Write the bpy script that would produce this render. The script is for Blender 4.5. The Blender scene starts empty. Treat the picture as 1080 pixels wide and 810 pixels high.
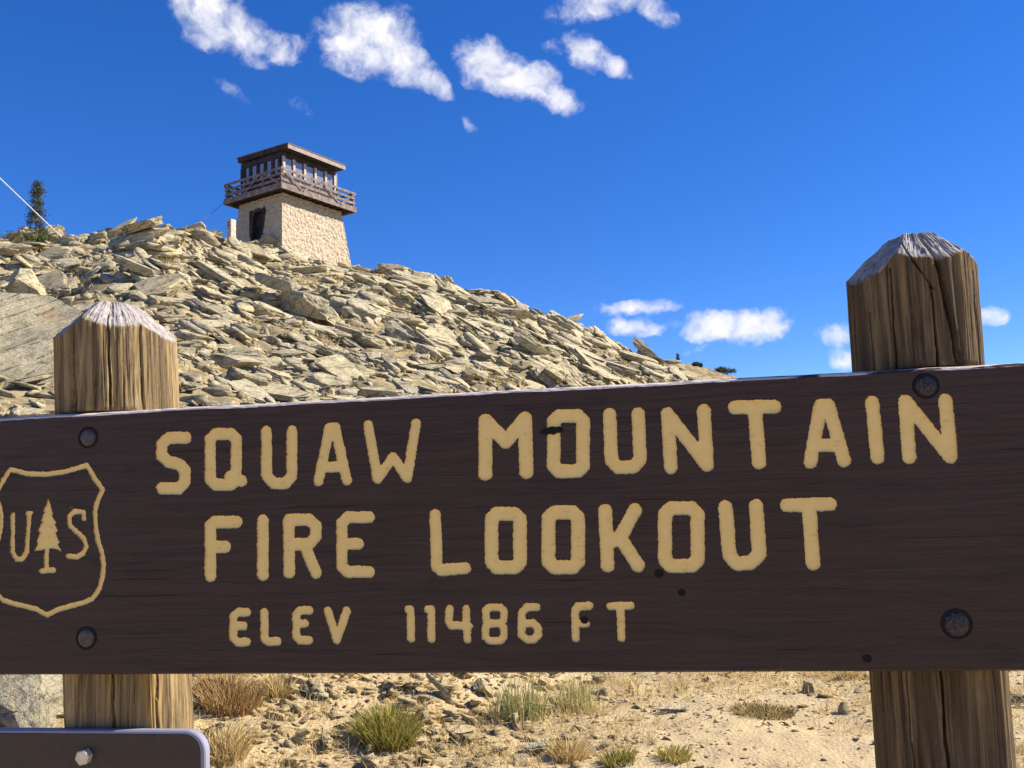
import bpy, bmesh, math, random
import numpy as np
from mathutils import Vector, Matrix, noise as mnoise
from mathutils.geometry import delaunay_2d_cdt

SC = bpy.context.scene
COL = SC.collection
RAD = math.radians

# ------------------------------------------------------------------ camera, sky, sun, exposure
EYE = 1.55
FPX, PW, PH = 950.0, 1080.0, 810.0
PITCH, ROLL = RAD(6.4), -0.037
CAM_M = Matrix.Rotation(math.pi / 2 + PITCH, 3, 'X') @ Matrix.Rotation(ROLL, 3, 'Z')
cam_data = bpy.data.cameras.new('camera')
cam_data.lens = 36.0 * FPX / PW
cam_data.sensor_width = 36.0
cam_data.clip_start = 0.05
cam_data.clip_end = 9000
cam = bpy.data.objects.new('camera', cam_data)
cam.matrix_world = Matrix.Translation((0, 0, EYE)) @ CAM_M.to_4x4()
COL.objects.link(cam)
SC.camera = cam

SUN_AZ, SUN_EL = RAD(9), RAD(38)          # azimuth from +X towards +Y
SUN_DIR = Vector((math.cos(SUN_AZ) * math.cos(SUN_EL), math.sin(SUN_AZ) * math.cos(SUN_EL), math.sin(SUN_EL)))
sun_data = bpy.data.lights.new('sun', 'SUN')
sun_data.energy = 5.0
sun_data.angle = RAD(0.5)
sun_data.color = (1.0, 0.93, 0.80)
sun = bpy.data.objects.new('sun', sun_data)
sun.rotation_euler = SUN_DIR.to_track_quat('Z', 'Y').to_euler()
COL.objects.link(sun)

SC.view_settings.view_transform = 'Standard'
SC.view_settings.look = 'None'
SC.view_settings.exposure = 0.95
SC.view_settings.gamma = 1.0
SC.view_settings.use_curve_mapping = False
SC.cycles.max_bounces = 6
SC.cycles.diffuse_bounces = 3
SC.cycles.transparent_max_bounces = 12
SC.cycles.use_denoising = True


def pix_ray(px, py):
    d = CAM_M @ Vector(((px - PW / 2) / FPX, -(py - PH / 2) / FPX, -1.0))
    return d.normalized()


def to_pix(p):
    c = CAM_M.transposed() @ (Vector(p) - Vector((0, 0, EYE)))
    return PW / 2 + FPX * c.x / -c.z, PH / 2 - FPX * c.y / -c.z


# ------------------------------------------------------------------ world: sky texture plus clouds far away, laid out by direction
world = bpy.data.worlds.new('World')
SC.world = world
world.use_nodes = True
WT = world.node_tree
WT.nodes.clear()


class NT:
    """small helper to write node trees"""
    def __init__(self, tree):
        self.t = tree

    def n(self, kind, ins=None, **props):
        nd = self.t.nodes.new(kind)
        for k, v in props.items():
            setattr(nd, k, v)
        for k, v in (ins or {}).items():
            self.put(nd.inputs[k], v)
        return nd

    def put(self, sock, v):
        if isinstance(v, bpy.types.NodeSocket):
            self.t.links.new(v, sock)
        elif isinstance(v, bpy.types.Node):
            self.t.links.new(v.outputs[0], sock)
        else:
            if hasattr(sock.default_value, '__len__') and not isinstance(v, str) and len(sock.default_value) == 4 and len(v) == 3:
                v = tuple(v) + (1.0,)
            sock.default_value = v

    def math(self, op, a, b=0.0, clamp=False):
        return self.n('ShaderNodeMath', {0: a, 1: b}, operation=op, use_clamp=clamp).outputs[0]

    def dot(self, a, v):
        return self.n('ShaderNodeVectorMath', {0: a, 1: v}, operation='DOT_PRODUCT').outputs['Value']

    def noise(self, vec, scale, detail=4.0, rough=0.55, dist=0.0, out=0):
        nd = self.n('ShaderNodeTexNoise', {'Vector': vec, 'Scale': scale, 'Detail': detail, 'Roughness': rough, 'Distortion': dist})
        return nd.outputs[out]

    def ramp(self, fac, stops, interp='LINEAR'):
        nd = self.n('ShaderNodeValToRGB', {0: fac})
        nd.color_ramp.interpolation = interp
        e = nd.color_ramp.elements
        while len(e) < len(stops):
            e.new(0.5)
        for i, (p, c) in enumerate(stops):
            e[i].position = p
            e[i].color = (tuple(c) + (1.0,)) if hasattr(c, '__len__') else (c, c, c, 1.0)
        return nd.outputs[0]

    def mix(self, fac, a, b, blend='MIX'):
        nd = self.n('ShaderNodeMix', data_type='RGBA', blend_type=blend)
        self.put(nd.inputs[0], fac)
        self.put(nd.inputs[6], a)
        self.put(nd.inputs[7], b)
        return nd.outputs[2]

    def maprange(self, v, a, b, c=0.0, d=1.0, kind='SMOOTHSTEP'):
        return self.n('ShaderNodeMapRange', {0: v, 1: a, 2: b, 3: c, 4: d}, interpolation_type=kind).outputs[0]

    def scaled(self, vec, s):
        return self.n('ShaderNodeVectorMath', {0: vec, 1: s}, operation='MULTIPLY').outputs[0]


W = NT(WT)
sky = W.n('ShaderNodeTexSky', sky_type='NISHITA', sun_disc=False, sun_elevation=SUN_EL,
          sun_rotation=math.pi / 2 - SUN_AZ, altitude=3500, air_density=1.0, dust_density=0.2, ozone_density=5.0)
sky_soft = W.n('ShaderNodeGamma', {'Color': sky.outputs[0], 'Gamma': 0.8}).outputs[0]
sky_col = W.n('ShaderNodeHueSaturation', {'Hue': 0.517, 'Saturation': 1.38, 'Value': 1.6, 'Color': sky_soft}).outputs[0]
gen = W.n('ShaderNodeTexCoord').outputs['Generated']
warp = W.noise(gen, 26.0, 4.0, 0.6, out=1)
warp_v = W.n('ShaderNodeVectorMath', {0: warp, 1: (0.5, 0.5, 0.5)}, operation='SUBTRACT').outputs[0]
cloud_dir = W.n('ShaderNodeVectorMath', {0: gen, 1: W.scaled(warp_v, (0.022, 0.022, 0.022))}, operation='ADD').outputs[0]
# each cloud lobe: where it stands in the sky (centre, half width, half height, lean, weight), read off the photograph once
LOBES = [(222, 15, 30, 28, -20, 1.0), (248, 34, 42, 20, -22, 1.0), (292, 48, 30, 15, -10, 0.75), (213, -12, 30, 30, 0, 1.0),
         (385, 42, 46, 30, 0, 1.05), (418, 60, 42, 20, -35, 1.05), (452, 82, 28, 12, -42, 0.9), (400, 18, 30, 12, 10, 0.6),
         (510, 65, 30, 22, -35, 1.0), (548, 84, 42, 20, -24, 1.1), (586, 102, 26, 13, -32, 0.95), (612, 42, 14, 10, 0, 0.6),
         (618, 56, 24, 15, -32, 1.0), (644, 70, 20, 9, -25, 0.8), (590, 52, 22, 7, -10, 0.5),
         (640, 0, 52, 14, 6, 0.8), (690, 6, 26, 13, -40, 0.7), (316, 115, 15, 8, -40, 0.42), (495, 130, 12, 6, -40, 0.36), (245, 95, 22, 7, -35, 0.30),
         (676, 324, 40, 8, -3, 0.95), (664, 344, 24, 10, 0, 0.75), (692, 347, 26, 5, 8, 0.62), (650, 330, 14, 6, 0, 0.5),
         (772, 344, 44, 14, 0, 1.15), (806, 345, 28, 15, 12, 1.1), (752, 338, 26, 10, -5, 0.95),
         (884, 355, 15, 12, 0, 0.9), (893, 378, 16, 12, 0, 0.85), (1042, 334, 15, 8, -10, 0.85), (735, 368, 16, 4, 6, 0.36), (868, 352, 10, 6, 0, 0.4)]
mass = None
for (px, py, a, b, ang, wt) in LOBES:
    c = pix_ray(px, py)
    right = Vector((c.y, -c.x, 0)).normalized()
    up = right.cross(c)
    t = RAD(ang) - ROLL
    ax = (right * math.cos(t) + up * math.sin(t)) * (FPX / (a * 1.36))
    ay = (up * math.cos(t) - right * math.sin(t)) * (FPX / (b * 1.4))
    u = W.dot(cloud_dir, tuple(ax))
    v = W.dot(cloud_dir, tuple(ay))
    # c is orthogonal to ax and ay, so u and v vanish at the lobe's centre
    r2 = W.math('ADD', W.math('MULTIPLY', u, u), W.math('MULTIPLY', v, v))
    k = W.math('MULTIPLY', W.math('MAXIMUM', W.math('SUBTRACT', 1.0, r2), 0.0), wt)
    mass = k if mass is None else W.math('MAXIMUM', mass, k)
fine = W.noise(cloud_dir, 46.0, 7.0, 0.55, 0.25)
fine2 = W.noise(cloud_dir, 160.0, 5.0, 0.6, 0.2)
tuft = W.math('ADD', W.math('MULTIPLY', W.math('SUBTRACT', fine, 0.5), 1.75), W.math('MULTIPLY', W.math('SUBTRACT', fine2, 0.5), 0.3))
front = W.n('ShaderNodeSeparateXYZ', {0: gen}).outputs[1]
dens = W.math('ADD', mass, W.math('MULTIPLY', tuft, W.maprange(mass, 0.0, 0.35)))
cover = W.maprange(dens, 0.13, 1.28)
cover = W.math('MULTIPLY', cover, W.maprange(mass, 0.0, 0.3))
cover = W.math('MULTIPLY', cover, W.maprange(front, 0.1, 0.3), clamp=True)
shade = W.mix(W.maprange(W.noise(cloud_dir, 30.0, 4.0), 0.35, 0.65), (5.4, 5.5, 6.1, 1), (6.6, 6.5, 6.6, 1))
full = W.mix(cover, sky_col, shade)
bg = W.n('ShaderNodeBackground', {'Color': full, 'Strength': 0.086})
W.n('ShaderNodeOutputWorld', {'Surface': bg.outputs[0]})


# ------------------------------------------------------------------ helpers
def tag(o, label=None, cat=None, group=None, kind=None):
    for k, v in (('label', label), ('category', cat), ('group', group), ('kind', kind)):
        if v:
            o[k] = v
    return o


def empty(name, loc=(0, 0, 0), rz=0.0):
    o = bpy.data.objects.new(name, None)
    o.empty_display_size = 0.2
    o.location = loc
    o.rotation_euler = (0, 0, rz)
    COL.objects.link(o)
    return o


def mesh_obj(name, verts, faces, mats, parent=None, smooth=False, mat_idx=None, tint=None):
    me = bpy.data.meshes.new(name)
    if isinstance(faces, np.ndarray) and len(faces):
        nf, k = faces.shape
        verts = np.asarray(verts, dtype=np.float32)
        me.vertices.add(len(verts))
        me.vertices.foreach_set('co', verts.ravel())
        me.loops.add(nf * k)
        me.loops.foreach_set('vertex_index', faces.astype(np.int32).ravel())
        me.polygons.add(nf)
        me.polygons.foreach_set('loop_start', np.arange(0, nf * k, k, dtype=np.int32))
        me.update(calc_edges=True)
        me.validate()
    else:
        me.from_pydata([tuple(map(float, v)) for v in verts], [], [tuple(f) for f in faces])
        me.update()
    for m in (mats if isinstance(mats, (list, tuple)) else [mats]):
        me.materials.append(m)
    if mat_idx is not None:
        me.polygons.foreach_set('material_index', np.asarray(mat_idx, dtype=np.int32))
    if smooth:
        me.polygons.foreach_set('use_smooth', np.ones(len(me.polygons), dtype=bool))
    if tint is not None:
        at = me.attributes.new('tint', 'FLOAT_VECTOR', 'POINT')
        at.data.foreach_set('vector', np.asarray(tint, dtype=np.float32).ravel())
    o = bpy.data.objects.new(name, me)
    COL.objects.link(o)
    if parent:
        o.parent = parent
    return o


class MB:
    """collects boxes, bars and tubes into one mesh"""
    def __init__(self):
        self.v, self.f = [], []

    def add(self, vs, fs):
        o = len(self.v)
        self.v += [tuple(p) for p in vs]
        self.f += [tuple(i + o for i in f) for f in fs]

    def box(self, lo, hi, bevel=0.0):
        bm = bmesh.new()
        bmesh.ops.create_cube(bm, size=1.0)
        for v in bm.verts:
            v.co = Vector([(lo[i] + hi[i]) / 2 + v.co[i] * (hi[i] - lo[i]) for i in range(3)])
        if bevel:
            bmesh.ops.bevel(bm, geom=bm.edges[:], offset=bevel, segments=2, affect='EDGES', profile=0.6)
        bm.verts.index_update()
        self.add([v.co[:] for v in bm.verts], [[v.index for v in f.verts] for f in bm.faces])
        bm.free()

    def bar(self, a, b, w, h, up=(0, 0, 1)):
        a, b, up = Vector(a), Vector(b), Vector(up)
        d = (b - a).normalized()
        s = d.cross(up)
        if s.length < 1e-4:
            s = d.cross(Vector((1, 0, 0)))
        s.normalize()
        t = s.cross(d).normalized()
        vs = [p + s * (w / 2 * i) + t * (h / 2 * j) for p in (a, b) for i, j in ((-1, -1), (1, -1), (1, 1), (-1, 1))]
        self.add(vs, [(0, 3, 2, 1), (4, 5, 6, 7), (0, 1, 5, 4), (1, 2, 6, 5), (2, 3, 7, 6), (3, 0, 4, 7)])

    def tube(self, pts, r0, r1=None, sides=8):
        r1 = r0 if r1 is None else r1
        pts = [Vector(p) for p in pts]
        n = len(pts)
        vs, fs = [], []
        for i, p in enumerate(pts):
            d = (pts[min(i + 1, n - 1)] - pts[max(i - 1, 0)]).normalized()
            s = d.cross(Vector((0.13, 0.3, 0.94))).normalized()
            t = d.cross(s)
            r = r0 + (r1 - r0) * i / max(1, n - 1)
            for k in range(sides):
                a = 2 * math.pi * k / sides
                vs.append(p + s * (r * math.cos(a)) + t * (r * math.sin(a)))
        for i in range(n - 1):
            for k in range(sides):
                k2 = (k + 1) % sides
                fs.append((i * sides + k, i * sides + k2, (i + 1) * sides + k2, (i + 1) * sides + k))
        fs.append(tuple(range(sides - 1, -1, -1)))
        fs.append(tuple((n - 1) * sides + k for k in range(sides)))
        self.add(vs, fs)

    def build(self, name, mat, parent=None, smooth=False):
        return mesh_obj(name, self.v, self.f, mat, parent, smooth)


def hash01(ix, iy, iz, seed=0):
    h = (ix.astype(np.int64) * 374761393 + iy.astype(np.int64) * 668265263 + iz.astype(np.int64) * 2147483647 + seed * 1274126177) & 0xffffffff
    h = ((h ^ (h >> 13)) * 1274126177) & 0xffffffff
    h = ((h ^ (h >> 16)) * 2246822519) & 0xffffffff
    h = h ^ (h >> 15)
    return (h & 0xffffff) / float(0xffffff)


def vnoise(x, y, z=None, seed=0):
    x, y = np.asarray(x, float), np.asarray(y, float)
    z = np.zeros_like(x) if z is None else np.asarray(z, float) + np.zeros_like(x)
    ix, iy, iz = np.floor(x), np.floor(y), np.floor(z)
    fx, fy, fz = x - ix, y - iy, z - iz
    fx, fy, fz = (t * t * t * (t * (t * 6 - 15) + 10) for t in (fx, fy, fz))
    out = 0
    for dx in (0, 1):
        for dy in (0, 1):
            for dz in (0, 1):
                w = (fx if dx else 1 - fx) * (fy if dy else 1 - fy) * (fz if dz else 1 - fz)
                out = out + w * hash01(ix + dx, iy + dy, iz + dz, seed)
    return out * 2 - 1


def fbm(x, y, z=None, octaves=4, seed=0, gain=0.5):
    a, s, tot = 1.0, 0.0, 0.0
    f = 1.0
    for o in range(octaves):
        s = s + a * vnoise(np.asarray(x) * f, np.asarray(y) * f, None if z is None else np.asarray(z) * f, seed + o * 17)
        tot += a
        a *= gain
        f *= 2.03
    return s / tot


# ------------------------------------------------------------------ materials
def new_mat(name):
    m = bpy.data.materials.new(name)
    m.use_nodes = True
    m.node_tree.nodes.clear()
    return m, NT(m.node_tree)


def finish(N, color, rough=0.8, bump=None, bump_s=0.5, bump_d=0.01, spec=0.3, metal=0.0, extra=None):
    ins = {'Base Color': color, 'Roughness': rough, 'Metallic': metal, 'Specular IOR Level': spec}
    if bump is not None:
        b = N.n('ShaderNodeBump', {'Strength': bump_s, 'Distance': bump_d, 'Height': bump})
        ins['Normal'] = b.outputs[0]
    p = N.n('ShaderNodeBsdfPrincipled', ins)
    for k, v in (extra or {}).items():
        N.put(p.inputs[k], v)
    N.n('ShaderNodeOutputMaterial', {'Surface': p.outputs[0]})
    return p


def rock_material(name, use_attr, fine=1.0, stain=None):
    """pale lichen-flecked gneiss: grey-buff base, tan and rusty patches, dark and yellow-green lichen, layered bump"""
    m, N = new_mat(name)
    if use_attr:
        tv = N.n('ShaderNodeAttribute', attribute_name='tint').outputs['Vector']
        sep = N.n('ShaderNodeSeparateXYZ', {0: tv})
        r1, r2 = sep.outputs[0], sep.outputs[1]
        co = N.n('ShaderNodeTexCoord').outputs['Object']
    else:
        rnd = N.n('ShaderNodeObjectInfo').outputs['Random']
        r1 = rnd
        r2 = N.math('FRACT', N.math('MULTIPLY', rnd, 7.31))
        g = N.n('ShaderNodeNewGeometry').outputs['Position']
        loc = N.n('ShaderNodeObjectInfo').outputs['Location']
        co = N.n('ShaderNodeVectorMath', {0: g, 1: loc}, operation='SUBTRACT').outputs[0]
        shift = N.n('ShaderNodeCombineXYZ', {0: N.math('MULTIPLY', rnd, 61.0), 1: N.math('MULTIPLY', rnd, 37.0), 2: N.math('MULTIPLY', rnd, 23.0)})
        ang = N.maprange(N.n('ShaderNodeSeparateXYZ', {0: loc}).outputs[0], -14.0, 6.0, 0.62, -0.22, 'LINEAR')
        ang = N.math('ADD', ang, N.math('MULTIPLY', N.math('SUBTRACT', r2, 0.5), 0.5))
        ca, sa = N.math('COSINE', ang), N.math('SINE', ang)
        cs3 = N.n('ShaderNodeSeparateXYZ', {0: co})
        zx = N.math('SUBTRACT', N.math('MULTIPLY', cs3.outputs[2], ca), N.math('MULTIPLY', cs3.outputs[0], sa))
        xx = N.math('ADD', N.math('MULTIPLY', cs3.outputs[0], ca), N.math('MULTIPLY', cs3.outputs[2], sa))
        co = N.n('ShaderNodeCombineXYZ', {0: xx, 1: cs3.outputs[1], 2: zx}).outputs[0]
        co = N.n('ShaderNodeVectorMath', {0: co, 1: shift.outputs[0]}, operation='ADD').outputs[0]
    big = N.noise(co, 0.9 * fine, 6, 0.65)
    mid = N.noise(co, 4.0 * fine, 7, 0.7)
    small = N.noise(co, 22 * fine, 5, 0.7)
    grit = N.noise(co, 90 * fine, 3, 0.7)
    base = N.ramp(r1, [(0.0, (0.40, 0.335, 0.21)), (0.25, (0.62, 0.525, 0.325)), (0.5, (0.49, 0.44, 0.315)), (0.75, (0.66, 0.56, 0.36)), (1.0, (0.30, 0.275, 0.21))])
    c = N.mix(N.maprange(big, 0.42, 0.6), base, N.mix(0.5, base, (0.70, 0.61, 0.40)))
    c = N.mix(N.math('MULTIPLY', N.maprange(mid, 0.51, 0.63), 0.7), c, (0.26, 0.235, 0.165))
    c = N.mix(N.math('MULTIPLY', N.maprange(N.noise(co, 2.1 * fine, 5, 0.65, 0.4), 0.54, 0.68), N.math('MULTIPLY', r2, 0.55)), c, (0.44, 0.27, 0.11))
    c = N.mix(N.math('MULTIPLY', N.maprange(N.noise(co, 7.5 * fine, 6, 0.7, 0.6), 0.565, 0.65), 0.72), c, (0.095, 0.09, 0.078))
    c = N.mix(N.math('MULTIPLY', N.maprange(small, 0.55, 0.64), 0.55), c, (0.13, 0.12, 0.10))
    c = N.mix(N.math('MULTIPLY', N.maprange(N.noise(co, 11 * fine, 5, 0.65, 0.8), 0.575, 0.65), 0.5), c, (0.46, 0.45, 0.17))
    c = N.mix(N.math('MULTIPLY', N.maprange(grit, 0.45, 0.7), 0.3), c, (0.66, 0.58, 0.42))
    # layering: bands stretched along the foliation, coarse and fine, and open partings
    mp = N.n('ShaderNodeMapping', {'Vector': co, 'Rotation': (0.2, 0.05, 0.2), 'Scale': (0.7 * fine, 0.7 * fine, 9.0 * fine)})
    lay = N.noise(mp.outputs[0], 1.6, 6, 0.65, 0.3)
    mp2 = N.n('ShaderNodeMapping', {'Vector': co, 'Rotation': (0.15, -0.04, 0.1), 'Scale': (0.35 * fine, 0.35 * fine, 2.6 * fine)})
    lay2 = N.noise(mp2.outputs[0], 1.5, 7, 0.7, 0.5)
    part = N.n('ShaderNodeTexVoronoi', {'Vector': mp2.outputs[0], 'Scale': 1.0}, feature='DISTANCE_TO_EDGE').outputs['Distance']
    c = N.mix(N.math('MULTIPLY', N.maprange(lay, 0.52, 0.63), 0.38), c, (0.17, 0.15, 0.115))
    c = N.mix(N.math('MULTIPLY', N.maprange(lay2, 0.53, 0.64), 0.42), c, (0.22, 0.20, 0.155))
    if stain:
        c = N.mix(1.0, c, stain, 'MULTIPLY')
    h = N.math('ADD', N.math('MULTIPLY', lay, 1.1), N.math('ADD', N.math('MULTIPLY', mid, 0.9), N.math('ADD', N.math('MULTIPLY', small, 0.4), N.math('MULTIPLY', grit, 0.12))))
    h = N.math('ADD', h, N.math('ADD', N.math('MULTIPLY', lay2, 2.2), N.math('MULTIPLY', N.maprange(part, 0.0, 0.05, -1.0, 0.0), N.maprange(mid, 0.45, 0.6))))
    finish(N, c, 0.92, h, 0.95, 0.065 / fine, spec=0.12)
    return m


ROCK = rock_material('lichen_rock', False, 1.0, (0.93, 0.91, 0.86))
RUBBLE = rock_material('rubble_rock', True, 1.0, (0.88, 0.86, 0.81))
PEBBLE = rock_material('small_stone', True, 3.2, (0.92, 0.80, 0.62))
STONE = rock_material('bank_stone', False, 2.2, (0.92, 0.82, 0.66))


def ground_material():
    m, N = new_mat('dry_soil')
    co = N.n('ShaderNodeNewGeometry').outputs['Position']
    big = N.noise(co, 0.35, 5, 0.6)
    mid = N.noise(co, 2.2, 6, 0.65)
    small = N.noise(co, 14, 6, 0.7)
    grit = N.n('ShaderNodeTexVoronoi', {'Vector': co, 'Scale': 42.0}).outputs['Distance']
    grit2 = N.n('ShaderNodeTexVoronoi', {'Vector': co, 'Scale': 16.0, 'Randomness': 1.0})
    c = N.mix(N.maprange(big, 0.38, 0.62), (0.43, 0.32, 0.17), (0.50, 0.385, 0.22))
    c = N.mix(N.math('MULTIPLY', N.maprange(mid, 0.5, 0.65), 0.6), c, (0.50, 0.385, 0.19))
    c = N.mix(N.math('MULTIPLY', N.maprange(small, 0.52, 0.7), 0.5), c, (0.27, 0.205, 0.125))
    c = N.mix(N.math('MULTIPLY', N.maprange(N.noise(co, 60, 3, 0.7), 0.5, 0.66), 0.5), c, (0.58, 0.47, 0.31))
    c = N.mix(N.math('MULTIPLY', N.maprange(grit2.outputs['Distance'], 0.2, 0.1), 0.5), c, (0.50, 0.43, 0.32))
    # upslope the soil is dark humus, litter and broken rock rather than sand
    up = N.maprange(N.n('ShaderNodeSeparateXYZ', {0: co}).outputs[2], 0.6, 2.2)
    litter = N.mix(N.maprange(mid, 0.42, 0.6), (0.17, 0.135, 0.085), N.mix(N.maprange(small, 0.4, 0.6), (0.30, 0.23, 0.12), (0.40, 0.31, 0.16)))
    c = N.mix(up, c, litter)
    h = N.math('ADD', N.math('MULTIPLY', small, 0.9), N.math('ADD', N.math('MULTIPLY', grit, 0.35), N.math('MULTIPLY', mid, 0.8)))
    finish(N, c, 0.95, h, 0.6, 0.022, spec=0.1)
    return m


def wood_post_material(name, tone):
    m, N = new_mat(name)
    co = N.n('ShaderNodeTexCoord').outputs['Object']
    st = N.n('ShaderNodeMapping', {'Vector': co, 'Scale': (1, 1, 0.045)}).outputs[0]
    streak = N.noise(st, 95, 7, 0.68, 0.5)
    streak2 = N.noise(N.n('ShaderNodeMapping', {'Vector': co, 'Scale': (1, 1, 0.03)}).outputs[0], 34, 6, 0.65, 0.6)
    fineline = N.noise(N.n('ShaderNodeMapping', {'Vector': co, 'Scale': (1, 1, 0.02)}).outputs[0], 210, 4, 0.6, 0.3)
    patch = N.noise(N.n('ShaderNodeMapping', {'Vector': co, 'Scale': (1, 1, 0.5)}).outputs[0], 13, 6, 0.68)
    c = N.ramp(streak, [(0.32, (0.075, 0.052, 0.034)), (0.44, (0.19, 0.138, 0.082)), (0.54, (0.31, 0.232, 0.128)), (0.68, (0.42, 0.32, 0.175))])
    c = N.mix(N.math('MULTIPLY', N.maprange(streak2, 0.48, 0.62), 0.7), c, (0.095, 0.068, 0.045))
    c = N.mix(N.math('MULTIPLY', N.maprange(patch, 0.48, 0.64), 0.6), c, (0.15, 0.118, 0.085))
    c = N.mix(N.math('MULTIPLY', N.maprange(N.noise(st, 40, 3, 0.5, 1.2), 0.57, 0.68), 0.55), c, (0.42, 0.27, 0.095))
    c = N.mix(N.math('MULTIPLY', N.maprange(fineline, 0.57, 0.64), 0.65), c, (0.035, 0.025, 0.018))
    c = N.mix(N.math('MULTIPLY', N.maprange(N.noise(co, 170, 3, 0.6), 0.6, 0.72), 0.4), c, (0.34, 0.27, 0.17))
    c = N.mix(1.0, c, tone, 'MULTIPLY')
    # the bleached, splintered top: silver end grain
    top = N.n('ShaderNodeAttribute', attribute_name='tint').outputs['Vector']
    tp = N.n('ShaderNodeSeparateXYZ', {0: top}).outputs[0]
    spl = N.noise(co, 130, 5, 0.7, 0.4)
    spl2 = N.noise(co, 34, 4, 0.65, 0.6)
    ble = N.ramp(N.math('ADD', N.math('MULTIPLY', spl, 0.6), N.math('MULTIPLY', spl2, 0.4)), [(0.34, (0.10, 0.085, 0.075)), (0.44, (0.29, 0.255, 0.235)), (0.62, (0.50, 0.45, 0.42))])
    edge = N.math('ADD', tp, N.math('MULTIPLY', N.math('SUBTRACT', N.noise(st, 60, 5, 0.7), 0.5), 0.9))
    f = N.maprange(N.math('ADD', edge, N.math('MULTIPLY', N.math('SUBTRACT', patch, 0.5), 1.1)), 0.40, 0.80, 0.0, 0.92)
    c = N.mix(f, c, ble)
    h = N.mix(f, N.math('ADD', N.math('SUBTRACT', streak, N.math('MULTIPLY', fineline, 0.9)), N.math('MULTIPLY', streak2, 0.8)), N.math('ADD', spl, N.math('MULTIPLY', spl2, 0.8)))
    finish(N, c, 0.88, h, 0.8, 0.004, spec=0.15)
    return m


def board_material():
    m, N = new_mat('brown_painted_board')
    co = N.n('ShaderNodeTexCoord').outputs['Object']
    g = N.n('ShaderNodeMapping', {'Vector': co, 'Scale': (0.045, 1, 1)}).outputs[0]
    grain = N.noise(g, 90, 6, 0.6, 0.8)
    grain2 = N.noise(N.n('ShaderNodeMapping', {'Vector': co, 'Scale': (0.16, 1, 1)}).outputs[0], 24, 5, 0.6, 1.5)
    fade = N.noise(co, 3.5, 4, 0.6)
    c = N.mix(N.maprange(grain, 0.4, 0.62), (0.037, 0.0195, 0.0135), (0.052, 0.0295, 0.0210))
    c = N.mix(N.math('MULTIPLY', N.maprange(fade, 0.42, 0.66), 0.5), c, (0.056, 0.033, 0.0255))
    c = N.mix(N.math('MULTIPLY', N.maprange(grain2, 0.56, 0.62), 0.45), c, (0.024, 0.014, 0.012))
    crack = N.noise(N.n('ShaderNodeMapping', {'Vector': co, 'Scale': (0.018, 1, 1)}).outputs[0], 150, 3, 0.5, 0.3)
    crk = N.math('MULTIPLY', N.maprange(crack, 0.64, 0.70), N.maprange(N.noise(co, 4.5, 3), 0.46, 0.6))
    c = N.mix(N.math('MULTIPLY', crk, 0.5), c, (0.008, 0.005, 0.004))
    # tiny chips where the paint has gone
    chip = N.math('MULTIPLY', N.maprange(N.noise(N.n('ShaderNodeMapping', {'Vector': co, 'Scale': (0.5, 1, 1)}).outputs[0], 75, 3, 0.5), 0.735, 0.76), N.maprange(N.noise(co, 6, 2), 0.5, 0.6))
    c = N.mix(N.math('MULTIPLY', chip, 0.6), c, (0.36, 0.30, 0.27))
    h = N.math('ADD', grain, N.math('ADD', N.math('MULTIPLY', grain2, 0.9), N.math('SUBTRACT', N.math('MULTIPLY', N.noise(co, 260, 2), 0.25), crk)))
    finish(N, c, N.ramp(grain, [(0.3, 0.5), (0.7, 0.66)]), h, 0.65, 0.003, spec=0.3)
    return m


def edge_material():
    m, N = new_mat('worn_board_edge')
    co = N.n('ShaderNodeTexCoord').outputs['Object']
    g = N.n('ShaderNodeMapping', {'Vector': co, 'Scale': (0.12, 1, 1)}).outputs[0]
    wear = N.noise(g, 55, 5, 0.65, 0.5)
    grain = N.noise(g, 220, 4, 0.6)
    bare = N.mix(grain, (0.50, 0.40, 0.35), (0.72, 0.62, 0.55))
    # left half worn bare, right half still partly painted
    sx = N.n('ShaderNodeSeparateXYZ', {0: co}).outputs[0]
    thr = N.math('ADD', wear, N.maprange(sx, -0.6, 0.75, 0.20, -0.06, 'LINEAR'))
    c = N.mix(N.maprange(thr, 0.47, 0.53), (0.055, 0.032, 0.027), bare)
    finish(N, c, 0.85, grain, 0.7, 0.003, spec=0.2)
    return m


def letter_material():
    m, N = new_mat('cream_routed_paint')
    co = N.n('ShaderNodeTexCoord').outputs['Object']
    a = N.noise(co, 60, 4, 0.6)
    c = N.mix(N.maprange(a, 0.35, 0.7), (0.86, 0.60, 0.20), (0.89, 0.64, 0.235))
    dirt = N.noise(N.n('ShaderNodeMapping', {'Vector': co, 'Scale': (0.35, 1, 1)}).outputs[0], 150, 4, 0.65)
    c = N.mix(N.math('MULTIPLY', N.maprange(dirt, 0.6, 0.72), 0.35), c, (0.35, 0.20, 0.08))
    finish(N, c, 0.6, N.noise(co, 320, 3), 0.22, 0.001, spec=0.3)
    return m


def plain(name, col, rough=0.7, metal=0.0, spec=0.3, var=0.25, scale=20.0, bump=0.2, bd=0.004):
    m, N = new_mat(name)
    co = N.n('ShaderNodeTexCoord').outputs['Object']
    a = N.noise(co, scale, 5, 0.6)
    dark = tuple(x * (1 - var) for x in col)
    lite = tuple(min(0.9, x * (1 + var)) for x in col)
    finish(N, N.mix(N.maprange(a, 0.35, 0.65), dark, lite), rough, a, bump, bd, spec=spec, metal=metal)
    return m


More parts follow.
